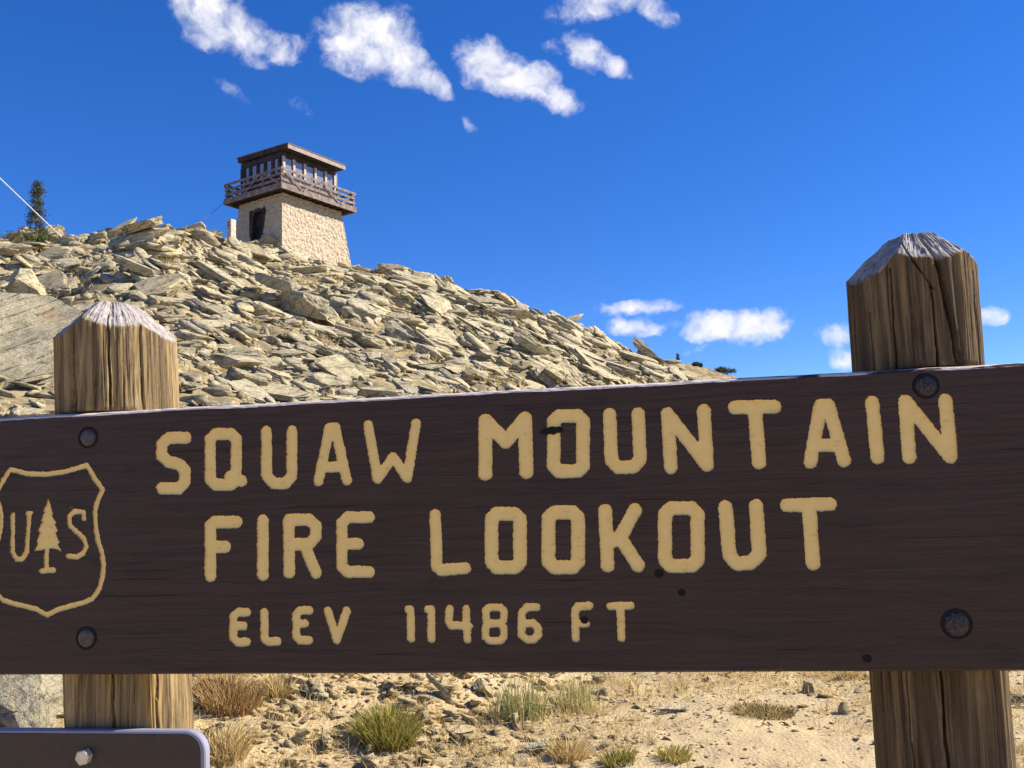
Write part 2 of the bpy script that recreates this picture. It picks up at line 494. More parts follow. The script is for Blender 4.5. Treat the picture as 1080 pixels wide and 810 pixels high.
M_GROUND = ground_material()
M_POST = wood_post_material('yellowed_post_wood', (1.02, 0.97, 0.84))
M_POST_DARK = wood_post_material('brown_post_wood', (0.60, 0.55, 0.50))
M_BOARD = board_material()
M_EDGE = edge_material()
M_LETTER = letter_material()
def groove_material():
    m, N = new_mat('chipped_groove_wall')
    co = N.n('ShaderNodeTexCoord').outputs['Object']
    a = N.noise(co, 120, 5, 0.7)
    c = N.mix(N.maprange(a, 0.44, 0.52), (0.035, 0.02, 0.016), (0.62, 0.41, 0.16))
    finish(N, c, 0.8, a, 0.5, 0.001, spec=0.2)
    return m


M_GROOVE = groove_material()
M_HOLE = plain('dark_hole', (0.012, 0.009, 0.008), 0.9)
M_BOLT = plain('brown_painted_bolt', (0.045, 0.032, 0.030), 0.42, 0.0, 0.5, 0.35, 120, 0.4, 0.001)
M_BOLT_WORN = plain('worn_steel_bolt', (0.040, 0.033, 0.033), 0.6, 0.2, 0.4, 0.6, 260, 0.8, 0.0015)
M_PLATE = plain('lavender_white_rim', (0.24, 0.235, 0.30), 0.45, 0.0, 0.4, 0.06, 30, 0.1)
M_PLATE_FACE = plain('brown_plate_face', (0.042, 0.026, 0.021), 0.45, 0.0, 0.4, 0.12, 60, 0.1)
M_NUT = plain('zinc_bolt', (0.66, 0.58, 0.44), 0.4, 0.3, 0.5, 0.15, 60, 0.2, 0.001)
M_TIMBER = plain('weathered_tower_timber', (0.205, 0.162, 0.143), 0.85, 0, 0.15, 0.3, 3, 0.3)
M_TIMBER_DARK = plain('dark_brown_tower_timber', (0.050, 0.041, 0.041), 0.85, 0, 0.15, 0.3, 3, 0.3)
M_MULLION = plain('pale_window_post', (0.44, 0.37, 0.33), 0.8, 0, 0.2, 0.15, 4, 0.2)
M_ROOF = plain('brown_roof', (0.14, 0.10, 0.09), 0.8, 0, 0.2, 0.2, 3, 0.2)
M_FASCIA = plain('pale_roof_fascia', (0.30, 0.245, 0.22), 0.8, 0, 0.2, 0.15, 4, 0.2)
M_CONCRETE = plain('pale_concrete', (0.50, 0.42, 0.35), 0.9, 0, 0.15, 0.2, 6, 0.5, 0.02)
M_WIRE = plain('pale_steel_cable', (0.62, 0.64, 0.66), 0.45, 0.2, 0.5, 0.1, 10, 0.1)
M_WIRE_DARK = plain('dark_steel_cable', (0.10, 0.10, 0.11), 0.5, 0.3, 0.5, 0.1, 10, 0.1)
M_BARK = plain('grey_bark', (0.17, 0.135, 0.10), 0.9, 0, 0.1, 0.35, 9, 0.8, 0.02)


def leaf_material(name, c0, c1, c2, transl=0.25):
    m, N = new_mat(name)
    tv = N.n('ShaderNodeAttribute', attribute_name='tint').outputs['Vector']
    r = N.n('ShaderNodeSeparateXYZ', {0: tv}).outputs[0]
    c = N.ramp(r, [(0.0, c0), (0.5, c1), (1.0, c2)])
    d = N.n('ShaderNodeBsdfPrincipled', {'Base Color': c, 'Roughness': 0.75, 'Specular IOR Level': 0.15})
    t = N.n('ShaderNodeBsdfTranslucent', {'Color': c})
    mx = N.n('ShaderNodeMixShader', {0: transl, 1: d.outputs[0], 2: t.outputs[0]})
    N.n('ShaderNodeOutputMaterial', {'Surface': mx.outputs[0]})
    return m


M_NEEDLE = leaf_material('spruce_needles', (0.045, 0.050, 0.026), (0.085, 0.090, 0.045), (0.15, 0.14, 0.08), 0.15)
M_SHRUB = leaf_material('low_shrub_needles', (0.06, 0.075, 0.028), (0.11, 0.125, 0.045), (0.17, 0.17, 0.07), 0.2)
M_GRASS_GREEN = leaf_material('olive_green_blades', (0.20, 0.185, 0.04), (0.32, 0.28, 0.06), (0.50, 0.39, 0.12), 0.3)
M_GRASS_DRY = leaf_material('straw_blades', (0.42, 0.29, 0.10), (0.58, 0.43, 0.18), (0.70, 0.56, 0.29), 0.3)
M_GRASS_TALL = leaf_material('tall_green_blades', (0.22, 0.25, 0.09), (0.38, 0.36, 0.13), (0.60, 0.48, 0.20), 0.3)
M_SHRUB_RED = leaf_material('rusty_shrub_leaves', (0.28, 0.10, 0.05), (0.40, 0.27, 0.10), (0.56, 0.42, 0.18), 0.3)
M_GRASS_MAT = leaf_material('brown_green_mat', (0.22, 0.17, 0.06), (0.34, 0.26, 0.10), (0.50, 0.37, 0.17), 0.25)


def stone_wall_material():
    m, N = new_mat('rubble_masonry')
    co = N.n('ShaderNodeTexCoord').outputs['Object']
    v = N.n('ShaderNodeTexVoronoi', {'Vector': co, 'Scale': 4.2})
    e = N.n('ShaderNodeTexVoronoi', {'Vector': co, 'Scale': 4.2}, feature='DISTANCE_TO_EDGE').outputs['Distance']
    cs = N.n('ShaderNodeSeparateXYZ', {0: v.outputs['Color']}).outputs[0]
    c = N.ramp(cs, [(0.0, (0.42, 0.335, 0.225)), (0.35, (0.50, 0.415, 0.29)), (0.7, (0.46, 0.37, 0.27)), (1.0, (0.52, 0.44, 0.32))])
    c = N.mix(N.math('MULTIPLY', N.maprange(N.noise(co, 9, 5, 0.65), 0.45, 0.7), 0.5), c, (0.42, 0.33, 0.24))
    c = N.mix(N.math('MULTIPLY', N.maprange(e, 0.04, 0.0), 0.6), c, (0.36, 0.29, 0.21))
    h = N.math('ADD', N.maprange(e, 0.0, 0.12), N.math('MULTIPLY', N.noise(co, 14, 5, 0.65), 0.7))
    finish(N, c, 0.92, h, 0.6, 0.06, spec=0.12)
    return m


M_STONE = stone_wall_material()


def glass_material():
    m, N = new_mat('cabin_glass')
    tr = N.n('ShaderNodeBsdfTransparent', {'Color': (0.42, 0.45, 0.50, 1)})
    gl = N.n('ShaderNodeBsdfGlossy', {'Color': (0.8, 0.8, 0.8, 1), 'Roughness': 0.08})
    df = N.n('ShaderNodeBsdfDiffuse', {'Color': (0.30, 0.28, 0.28, 1)})
    a = N.n('ShaderNodeMixShader', {0: 0.72, 1: tr.outputs[0], 2: df.outputs[0]})
    b = N.n('ShaderNodeMixShader', {0: 0.22, 1: a.outputs[0], 2: gl.outputs[0]})
    N.n('ShaderNodeOutputMaterial', {'Surface': b.outputs[0]})
    return m


M_GLASS = glass_material()

# ------------------------------------------------------------------ terrain
SKYLINE = [(-420, 250, 44), (-200, 252, 44), (0, 256, 44), (70, 256, 46), (110, 250, 46), (150, 242, 47), (195, 243, 48), (240, 252, 52), (270, 258, 55), (300, 263, 56), (330, 269, 57), (370, 275, 58),
           (400, 281, 58), (440, 289, 59), (470, 298, 60), (510, 311, 61), (560, 327, 62), (600, 341, 64), (650, 360, 67), (700, 375, 72),
           (750, 390, 80), (780, 398, 88), (850, 421, 95), (950, 462, 100), (1080, 500, 105), (1400, 600, 110)]
_th, _el, _rr = [], [], []
for px, py, R in SKYLINE:
    d = pix_ray(px, py)
    _th.append(math.atan2(d.x, d.y))
    _el.append(math.asin(d.z))
    _rr.append(R)
_th, _el, _rr = np.array(_th), np.array(_el), np.array(_rr, float)


def terrain(x, y, rough=True):
    x, y = np.asarray(x, float), np.asarray(y, float)
    r = np.hypot(x, y) + 1e-6
    th = np.arctan2(x, y)
    e = np.interp(th, _th, _el)
    R = np.interp(th, _th, _rr)
    # behind the camera the ground is level
    ahead = np.clip((1.9 - np.abs(th)) / 0.7, 0, 1)
    zr = (EYE + R * np.tan(e) - 0.25) * ahead
    r0 = np.interp(th, [-0.6, -0.3, -0.1, 0.1, 0.3, 0.6], [5.0, 5.0, 5.6, 7.5, 9.0, 9.5])
    t = (r - r0) / (R - r0)
    tc = np.clip(t, 0, 1)
    prof = tc * (0.80 + 0.20 * tc)
    z = zr * prof
    over = np.maximum(r - R, 0)
    z = z - over * 0.30 * np.exp(-over / 300.0) - np.where(over > 0, 12 * (1 - np.exp(-over / 60.0)), 0) - np.clip(over / 600.0, 0, 1) * 60
    if rough:
        k = np.clip((r - 4.5) / 22.0, 0, 1) * np.clip(1.5 - r / 400.0, 0, 1)
        z = z + k * (0.75 * fbm(x * 0.16, y * 0.16, None, 3, 5) + 0.42 * fbm(x * 0.7, y * 0.7, None, 3, 9))
        z = z + np.clip(1 - r / 40, 0, 1) * (0.05 * fbm(x * 1.1, y * 1.1, None, 3, 21) + 0.02 * fbm(x * 5, y * 5, None, 2, 31))
    return z


def tz(x, y):
    return float(terrain(np.array([x]), np.array([y]))[0])


def ground_hit(px, py, lo=2.0, hi=90.0):
    """point of the terrain seen at a pixel of the photograph"""
    d = pix_ray(px, py)
    s = np.linspace(lo, hi, 3000)
    P = np.array([0, 0, EYE])[None, :] + s[:, None] * np.array(d)[None, :]
    below = P[:, 2] < terrain(P[:, 0], P[:, 1])
    if not below.any():
        return None
    i = int(np.argmax(below))
    return Vector((P[i, 0], P[i, 1], terrain(P[i:i + 1, 0], P[i:i + 1, 1])[0]))


ths = np.concatenate([np.linspace(-math.pi, -0.75, 50, endpoint=False), np.linspace(-0.75, 0.75, 560, endpoint=False), np.linspace(0.75, math.pi, 50, endpoint=False)])
rs = np.concatenate([np.linspace(0.4, 3.5, 12, endpoint=False), np.linspace(3.5, 10, 150, endpoint=False), np.linspace(10, 100, 330, endpoint=False), np.geomspace(100, 4000, 60)])
TT, RR = np.meshgrid(ths, rs)
gx, gy = RR * np.sin(TT), RR * np.cos(TT)
gz = terrain(gx, gy)
nt_, nr_ = len(ths), len(rs)
V = np.stack([gx, gy, gz], -1).reshape(-1, 3)
V = np.vstack([V, [[0, 0, tz(0.01, 0.01)]]])
ii, jj = np.meshgrid(np.arange(nr_ - 1), np.arange(nt_), indexing='ij')
j2 = (jj + 1) % nt_
F = np.stack([ii * nt_ + jj, (ii + 1) * nt_ + jj, (ii + 1) * nt_ + j2, ii * nt_ + j2], -1).reshape(-1, 4)[:, ::-1]
c0 = len(V) - 1
fan = [[c0, j, (j + 1) % nt_, c0] for j in range(nt_)]
ground = mesh_obj('ground', V, F, M_GROUND, smooth=True)
bm = bmesh.new()
bm.from_mesh(ground.data)
bm.verts.ensure_lookup_table()
for j in range(nt_):
    bm.faces.new((bm.verts[c0], bm.verts[(j + 1) % nt_], bm.verts[j]))
bmesh.ops.recalc_face_normals(bm, faces=bm.faces[:])
bm.to_mesh(ground.data)
bm.free()
ground['kind'] = 'structure'


# ------------------------------------------------------------------ rocks
def rock_points(seed, sub, shape):
    """unit rock (about 1 across): a cut and layered block; shape = 'slab', 'block', 'wedge', 'round'"""
    rg = np.random.default_rng(seed)
    bm = bmesh.new()
    bmesh.ops.create_icosphere(bm, subdivisions=sub, radius=1.0)
    bm.verts.index_update()
    P = np.array([v.co[:] for v in bm.verts])
    Fc = np.array([[v.index for v in f.verts] for f in bm.faces])
    bm.free()
    P = np.sign(P) * np.abs(P) ** 0.9
    ncut = {'slab': 9, 'block': 12, 'wedge': 10, 'round': 18}[shape]
    for _ in range(ncut):
        n = rg.normal(size=3)
        n[2] *= {'slab': 0.25, 'block': 0.45, 'wedge': 0.7, 'round': 1.0}[shape]
        n /= np.linalg.norm(n)
        d = rg.uniform(0.42, 0.8)
        s = P @ n - d
        P = P - np.maximum(s, 0)[:, None] * n[None, :] * 0.98
    for sg in (1, -1):
        n = np.array([rg.normal() * 0.16, rg.normal() * 0.16, sg])
        n /= np.linalg.norm(n)
        d = rg.uniform(0.42, 0.6)
        s = P @ n - d
        P = P - np.maximum(s, 0)[:, None] * n[None, :] * 0.97
    # layering on the sides
    if sub >= 3:
        ph = P[:, 2] * rg.uniform(5, 9) + 0.5 * vnoise(P[:, 0] * 1.7, P[:, 1] * 1.7, P[:, 2], seed)
        st = hash01(np.floor(ph), np.zeros(len(P)), np.zeros(len(P)), seed)
        edge = np.abs(ph - np.floor(ph) - 0.5) * 2
        k = 1 - 0.13 * st - 0.05 * (edge > 0.82)
        P[:, 0] *= k
        P[:, 1] *= k
        nn = fbm(P[:, 0] * 2.2 + seed, P[:, 1] * 2.2, P[:, 2] * 3.0, 4, seed, 0.55)
        L = np.linalg.norm(P, axis=1, keepdims=True)
        P = P * (1 + 0.055 * nn[:, None] / np.maximum(L, 0.3))
        P[:, 2] += 0.035 * np.round(3 * fbm(P[:, 0] * 1.5, P[:, 1] * 1.5 + seed, None, 3, seed + 3))
    else:
        nn = vnoise(P[:, 0] * 1.9 + seed * 3.1, P[:, 1] * 1.9, P[:, 2] * 1.9, seed)
        P = P * (1 + 0.14 * nn[:, None])
    ext = P.max(0) - P.min(0)
    P = (P - (P.max(0) + P.min(0)) / 2) / max(ext[0], ext[1])
    zs = {'slab': 0.26, 'block': 0.62, 'wedge': 0.42, 'round': 0.6}[shape] / (P[:, 2].max() - P[:, 2].min())
    P[:, 2] *= zs
    if shape in ('slab', 'wedge'):
        P[:, 1] *= rg.uniform(0.6, 0.9)
    return P, Fc


def stacked_rock(seed, sub, shape):
    """boulder of one or several flaky plates lying on each other, each its own broken outline"""
    rg = np.random.default_rng(seed * 7 + 1)
    nl = {'slab': int(rg.integers(2, 4)), 'wedge': int(rg.integers(2, 5)), 'block': int(rg.integers(3, 5)), 'round': 1}[shape]
    if nl == 1:
        return rock_points(seed, sub, 'block')
    Vs, Fs, off, z = [], [], 0, 0.0
    for k in range(nl):
        P, Fc = rock_points(seed * 31 + k * 5, sub, 'slab' if rg.uniform() < 0.75 else 'wedge')
        sc = rg.uniform(0.55, 1.0) if k else 1.0
        tk = rg.uniform(0.45, 1.0)
        a = rg.normal(0, 0.35)
        Q = P * np.array([sc, sc * rg.uniform(0.7, 1.1), tk])
        ca, sa = math.cos(a), math.sin(a)
        Q = np.stack([Q[:, 0] * ca - Q[:, 1] * sa, Q[:, 0] * sa + Q[:, 1] * ca, Q[:, 2]], -1)
        tl = rg.normal(0, 0.10)
        Q[:, 2] += Q[:, 0] * tl + Q[:, 1] * rg.normal(0, 0.10)
        h = Q[:, 2].max() - Q[:, 2].min()
        Q[:, 0] += rg.normal(0, 0.13) * (k > 0)
        Q[:, 1] += rg.normal(0, 0.13) * (k > 0)
        Q[:, 2] += z - Q[:, 2].min()
        z += h * rg.uniform(0.5, 0.8)
        Vs.append(Q)
        Fs.append(Fc + off)
        off += len(Q)
    P, Fc = np.vstack(Vs), np.vstack(Fs)
    ext = P.max(0) - P.min(0)
    P = (P - (P.max(0) + P.min(0)) / 2) / max(ext[0], ext[1])
    return P, Fc


SHAPES = ['slab', 'slab', 'wedge', 'wedge', 'slab', 'block', 'slab', 'block', 'wedge', 'slab', 'block', 'round', 'slab', 'wedge', 'slab', 'wedge']
PROTO = [stacked_rock(100 + i, 4, s) for i, s in enumerate(SHAPES)]
PROTO_LOW = [stacked_rock(300 + i, 2, s) for i, s in enumerate(SHAPES)]
PROTO_MINI = [rock_points(700 + i, 1, s) for i, s in enumerate(['block', 'slab', 'slab', 'wedge', 'slab', 'wedge'])]
PROTO_TINY = [rock_points(500 + i, 2, s) for i, s in enumerate(['block', 'slab', 'slab', 'wedge', 'block', 'wedge'])]
PROTO_MESH = []
for i, (P, Fc) in enumerate(PROTO):
    me = bpy.data.meshes.new('boulder')
    me.from_pydata([tuple(p) for p in P], [], [tuple(f) for f in Fc])
    me.materials.append(ROCK)
    me.update()
    PROTO_MESH.append(me)


STONE_MESH = []
for me in PROTO_MESH:
    m2 = me.copy()
    m2.name = 'stone'
    m2.materials[0] = STONE
    STONE_MESH.append(m2)


def slope_frame(x, y):
    h = 0.8
    zx = (tz(x + h, y) - tz(x - h, y)) / (2 * h)
    zy = (tz(x, y + h) - tz(x, y - h)) / (2 * h)
    return Vector((-zx, -zy, 1)).normalized()


BOARD_Q = [(-60, 441), (1140, 379), (1140, 712), (-60, 713)]


def hidden_by_board(px, py, m=0):
    top = 440 - 58 * px / 1080
    return top - m < py < 711 + m * 0.2


rng = np.random.default_rng(11)


def scatter(n, rmin, rmax, smed, ssig, smin, smax, grow, dens=None, thmax=0.70, thmin=None):
    thmin = -thmax if thmin is None else thmin
    r = np.sqrt(rng.uniform(rmin ** 2, rmax ** 2, n))
    th = rng.uniform(thmin, thmax, n)
    x, y = r * np.sin(th), r * np.cos(th)
    s = np.clip(smed * np.exp(rng.normal(0, ssig, n)) * (1 + grow * r), smin, smax)
    keep = np.ones(n, bool)
    R = np.interp(th, _th, _rr)
    keep &= r < R + 3.0
    if dens is not None:
        keep &= rng.uniform(0, 1, n) < dens(x, y, r, th)
    return x[keep], y[keep], s[keep]


def hill_density(x, y, r, th):
    bare = np.interp(th, [-0.7, -0.1, 0.05, 0.25, 0.5, 0.7], [1, 1, 0.95, 0.75, 0.5, 0.4])
    flat = np.interp(th, [-0.6, -0.25, -0.05, 0.1, 0.35, 0.6], [6.5, 6.2, 6.8, 11.0, 16.0, 18.0])
    meadow = vnoise(x * 0.22, y * 0.22, None, 77)
    return bare * np.clip((r - flat) / 2.0, 0, 1) * np.where(meadow < -0.55, 0.3, 1.0)


def tower_clear(x, y):
    return None


def rot_matrix(nrm, yaw, tilt_x, tilt_y):
    q = Vector((0, 0, 1)).rotation_difference(nrm)
    return q.to_matrix() @ Matrix.Rotation(tilt_y, 3, 'Y') @ Matrix.Rotation(tilt_x, 3, 'X') @ Matrix.Rotation(yaw, 3, 'Z')


x1, y1, s1 = scatter(9200, 7, 64, 0.37, 0.52, 0.2, 2.6, 0.030, hill_density, 0.85, -1.15)
s1 = np.minimum(s1, 0.045 * np.hypot(x1, y1) + 0.25)
x2, y2, s2 = scatter(36000, 6.5, 62, 0.15, 0.45, 0.07, 0.7, 0.024, hill_density, 0.85, -1.15)
rx, ry, rsz = np.concatenate([x1, x2]), np.concatenate([y1, y2]), np.concatenate([s1, s2])
rz = terrain(rx, ry)
hh = 0.8
nx = -(terrain(rx + hh, ry) - terrain(rx - hh, ry)) / (2 * hh)
ny = -(terrain(rx, ry + hh) - terrain(rx, ry - hh)) / (2 * hh)
cand = []
for i in range(len(rx)):
    p = (rx[i], ry[i], rz[i] + 0.2 * rsz[i])
    px, py = to_pix(p)
    dist = math.hypot(rx[i], ry[i])
    size = rsz[i] * FPX / dist
    cand.append((size, i, px, py))
in_view = [c for c in cand if -10 < c[2] < PW + 10 and -20 < c[3] < PH + 10 and not hidden_by_board(c[2], c[3], -c[0] * 0.15)]
in_view.sort(reverse=True)
N_HILL = 220
chosen = in_view[:N_HILL]
chosen_set = {c[1] for c in chosen}


def boulder(mesh_i, loc, size, nrm, yaw, tx, ty, asp=(1, 1, 1), sink=0.25, name='boulder'):
    o = bpy.data.objects.new(name, PROTO_MESH[mesh_i])
    Mx = rot_matrix(nrm, yaw, tx, ty)
    S = Matrix.Diagonal((size * asp[0], size * asp[1], size * asp[2]))
    zext = size * asp[2] * (max(p[2] for p in PROTO[mesh_i][0][::20]))
    base = Vector(loc) + nrm * (zext * (1 - 2 * sink) * 0.9)
    o.matrix_world = Matrix.Translation(base) @ (Mx @ S).to_4x4()
    COL.objects.link(o)
    return o


SKY_E = lambda px: float(np.interp(px, [s[0] for s in SKYLINE], [s[1] for s in SKYLINE]))
for size, i, px, py in chosen:
    nrm = Vector((nx[i], ny[i], 1)).normalized()
    k = int(rng.integers(0, len(PROTO)))
    o = boulder(k, (rx[i], ry[i], rz[i]), rsz[i], nrm, rng.uniform(-0.55, 0.55) + (math.pi if rng.uniform() < 0.5 else 0), rng.normal(0.05, 0.13), rng.normal(0.0, 0.13) + float(np.interp(px, [0, 250, 600], [-0.22, 0.0, 0.16])),
                (1.3, rng.uniform(0.8, 1.25), rng.uniform(0.42, 0.85)), rng.uniform(0.28, 0.5))
    if py < SKY_E(px) + 22:
        tag(o, 'pale angular boulder standing out along the skyline of the rocky hill', 'boulder', 'boulders along the skyline')
    elif py > 705:
        tag(o, 'buff angular rock on the ground seen below the brown sign board', 'boulder', 'rocks seen below the sign board')
    elif px < 200 and py > 330:
        tag(o, 'pale boulder on the near slope around the top of the left sign post', 'boulder', 'boulders around the left post')
    elif px < 480:
        tag(o, 'buff lichen-flecked boulder on the slope below the stone lookout tower', 'boulder', 'boulders below the tower')
    else:
        tag(o, 'grey-buff boulder on the slope falling away right of the tower', 'boulder', 'boulders right of the tower')


def rubble_mesh(name, idx, X, Y, Z, S, NX, NY, protos, mat, flat=0.3, seed=3):
    rg = np.random.default_rng(seed)
    Vs, Fs, Ts = [], [], []
    off = 0
    for i in idx:
        far = S[i] * FPX / math.hypot(X[i], Y[i]) < 9 and protos is PROTO_TINY
        P, Fc = (PROTO_MINI if far else protos)[int(rg.integers(0, len(protos)))]
        nrm = Vector((NX[i], NY[i], 1)).normalized()
        Mx = np.array(rot_matrix(nrm, rg.uniform(-0.8, 0.8) + (math.pi if rg.uniform() < 0.5 else 0), rg.normal(0, flat), rg.normal(0.03, flat)))
        a = np.array([1.15, rg.uniform(0.65, 1.1), rg.uniform(0.4, 0.95)]) * S[i]
        Q = (P * a) @ Mx.T + np.array([X[i], Y[i], Z[i] + S[i] * rg.uniform(-0.06, 0.10)])
        Vs.append(Q)
        Fs.append(Fc + off)
        off += len(P)
        Ts.append(np.tile([rg.uniform(), rg.uniform(), 0], (len(P), 1)))
    o = mesh_obj(name, np.vstack(Vs), np.vstack(Fs), mat, tint=np.vstack(Ts))
    o['kind'] = 'stuff'
    return o


rest = [i for i in range(len(rx)) if i not in chosen_set]
big_rest = [i for i in rest if rsz[i] > 0.55 and math.hypot(rx[i], ry[i]) < 64]
small_rest = [i for i in rest if rsz[i] <= 0.55]
o = rubble_mesh('rubble', big_rest, rx, ry, rz, rsz, nx, ny, PROTO_LOW, RUBBLE, 0.2, 3)
tag(o, 'loose buff broken rock covering the whole hillside between the boulders', 'rubble')
o = rubble_mesh('scree', small_rest, rx, ry, rz, rsz, nx, ny, PROTO_TINY, RUBBLE, 0.35, 4)
tag(o, 'small angular broken stones filling the gaps between boulders on the slope', 'scree')

# boulders that the photograph singles out: pixel they stand at, size in pixels, prototype, lean, stretch
SINGLED = [
    ((150, 257), 84, 8, (0.1, -0.28), (1.2, 0.9, 0.9), 'stack of tilted pale slabs forming the knob on the skyline between spruce and tower'),
    ((262, 270), 62, 5, (0.1, 0.12), (1.2, 0.9, 0.55), 'pale cream boulder against the dark left wall of the tower'),
    ((212, 252), 50, 3, (0.0, -0.2), (1.2, 0.9, 1.2), 'pale wedge of rock left of the small concrete post'),
    ((410, 290), 40, 7, (0.0, 0.1), (1.1, 0.9, 0.9), 'pale blocky boulder on the skyline just right of the tower foot'),
    ((470, 306), 46, 9, (0.0, 0.35), (1.3, 0.9, 1.2), 'long pale ridge slab on the skyline where the slope starts to drop'),
    ((545, 330), 32, 5, (0.1, 0.2), (1.0, 0.9, 1.0), 'squat pale block on the falling skyline right of the ridge slab'),
    ((585, 343), 38, 4, (0.1, 0.3), (1.2, 0.9, 1.3), 'pointed pale outcrop on the lower part of the falling skyline'),
    ((300, 325), 80, 6, (0.25, -0.2), (1.3, 0.8, 1.0), 'large grey-green slab with dark undercut in the middle of the slope'),
    ((330, 318), 52, 9, (-0.3, -0.5), (1.2, 0.8, 0.9), 'dark-shaded slab leaning on the large grey-green slab in mid slope'),
    ((150, 300), 74, 6, (0.0, 0.1), (1.4, 0.9, 1.0), 'broad pale shelf of rock on the left slope under the knob'),
    ((235, 300), 60, 2, (0.0, 0.1), (1.4, 0.8, 0.9), 'broad flat ledge of pale rock below the small concrete post'),
    ((30, 395), 150, 0, (0.35, -0.55), (1.3, 1.2, 1.1), 'very large smooth cream outcrop with slanting cracks left of the left post'),
    ((20, 330), 100, 9, (0.25, -0.4), (1.3, 0.9, 1.1), 'cream outcrop with slanting layers above the largest outcrop at left edge'),
    ((575, 402), 48, 8, (0.1, 0.15), (1.1, 0.9, 1.2), 'yellow-green lichen boulder just above the sign board near the letter O'),
    ((492, 402), 30, 7, (0.0, 0.0), (0.9, 0.9, 1.3), 'small square dark grey block resting just above the sign board edge'),
    ((530, 388), 36, 3, (0.0, 0.3), (1.1, 0.9, 1.0), 'grey leaning block between the square block and the lichen boulder'),
    ((350, 412), 60, 11, (0.1, 0.0), (1.2, 0.9, 0.8), 'rounded ribbed rock half hidden behind the sign board top edge'),
    ((405, 388), 46, 5, (0.2, 0.4), (1.0, 0.8, 1.0), 'tilted grey block among dry grass above the word on the board'),
    ((35, 745), 95, 2, (0.2, -0.3), (1.5, 1.0, 1.6), 'grey and cream streaked outcrop left of the left post below the board'),
    ((462, 738), 66, 6, (0.1, 0.55), (1.3, 0.45, 0.8), 'long dark slab leaning among stones behind the green grass tuft'),
    ((705, 752), 44, 0, (0.1, 0.0), (1.3, 0.8, 0.5), 'flat grey stone half sunk in the sandy ground right of the tall grass'),
    ((1072, 742), 40, 4, (0.0, 0.1), (1.2, 0.8, 1.0), 'brown rock on the ground right of the right post'),
    ((560, 795), 42, 7, (0.1, 0.0), (1.2, 0.8, 0.7), 'pale lumpy stone at the bottom edge below the tall grass'),
    ((330, 735), 46, 4, (0.1, 0.1), (1.2, 0.8, 0.9), 'buff wedge of stone on the bank between rusty shrub and green tuft'),
]
FACING = {(30, 395): Vector((0.30, -0.62, 0.72)), (20, 330): Vector((0.25, -0.50, 0.80)), (35, 745): Vector((0.25, -0.45, 0.85)), (300, 325): Vector((0.1, -0.3, 0.9))}
for (px, py), size_px, k, (tx, ty), asp, label in SINGLED:
    P = ground_hit(px, py)
    if P is None:
        P = ground_hit(px, py + 8) or ground_hit(px, py + 16)
    if P is None:
        continue
    dist = math.hypot(P.x, P.y)
    fn = FACING.get((px, py))
    big = 1.0 if fn else 0.78
    if fn:
        tx = ty = 0.0
    tag(boulder(k, P, big * size_px * dist / FPX, fn.normalized() if fn else slope_frame(P.x, P.y), -0.6 if fn else 0.15 * math.sin(px), tx, ty, asp, 0.30 if big == 1.0 else 0.34), label, 'boulder')

# stones on the near ground
def near_density(x, y, r, th):
    pile = np.interp(th, [-0.7, -0.3, -0.1, 0.0, 0.12, 0.6], [0.7, 1.0, 1.0, 0.5, 0.09, 0.08])
    return pile * np.clip((vnoise(x * 0.9, y * 0.9, None, 55) + 0.9), 0.15, 1)


x3, y3, s3 = scatter(5200, 4.2, 8.5, 0.06, 0.55, 0.028, 0.24, 0.0, near_density, 0.62)
z3 = terrain(x3, y3)
zz = np.zeros(len(x3))
pile_ = scatter(6500, 5.0, 8.2, 0.058, 0.5, 0.028, 0.22, 0.0, lambda x, y, r, th: np.clip(1.25 - np.abs((th + 0.17) / 0.17) ** 2, 0, 1) * np.clip((r - 4.9) / 0.9, 0.25, 1), 0.5)
x3, y3, s3 = (np.concatenate([p, q]) for p, q in zip((x3, y3, s3), pile_))
z3 = terrain(x3, y3)
zz = np.zeros(len(x3))
cs = []
for i in range(len(x3)):
    px, py = to_pix((x3[i], y3[i], z3[i]))
    if 0 < px < PW and 712 < py < PH and not (916 < px < 1064) and not (70 < px < 200) and not (px < 218 and py > 772):
        cs.append((s3[i] / math.hypot(x3[i], y3[i]), i, px))
cs.sort(reverse=True)
near_sel = cs[:55]
for _, i, px in near_sel:
    o = boulder(int(rng.integers(0, len(PROTO))), (x3[i], y3[i], z3[i]), s3[i], Vector((0, 0, 1)), rng.uniform(0, 6.28), rng.normal(0, 0.2), rng.normal(0, 0.2),
                (1, rng.uniform(0.7, 1.1), rng.uniform(0.7, 1.3)), 0.25, 'stone')
    o.data = STONE_MESH[PROTO_MESH.index(o.data)]
    if px < 540:
        tag(o, 'small buff stone on the stony bank below the left half of the board', 'stone', 'stones on the bank below the board')
    else:
        tag(o, 'small buff stone on the sandy ground below the right half of the board', 'stone', 'stones on the sand below the board')
ns = {i for _, i, _ in near_sel}
o = rubble_mesh('loose_stones', [i for i in range(len(x3)) if i not in ns], x3, y3, z3, s3, zz, zz, PROTO_TINY, PEBBLE, 0.3, 6)
tag(o, 'fist-sized loose buff stones lying over the near ground', 'stones')
x4, y4, s4 = scatter(16000, 4.0, 10.0, 0.022, 0.45, 0.01, 0.07, 0.0, lambda x, y, r, th: np.clip(vnoise(x * 1.3, y * 1.3, None, 58) * 0.6 + 0.6, 0.1, 1), 0.62)
z4 = terrain(x4, y4)
zz = np.zeros(len(x4))
o = rubble_mesh('gravel', range(len(x4)), x4, y4, z4, s4, zz, zz, PROTO_TINY, PEBBLE, 0.4, 7)
tag(o, 'fine tan gravel strewn on the sandy ground', 'gravel')


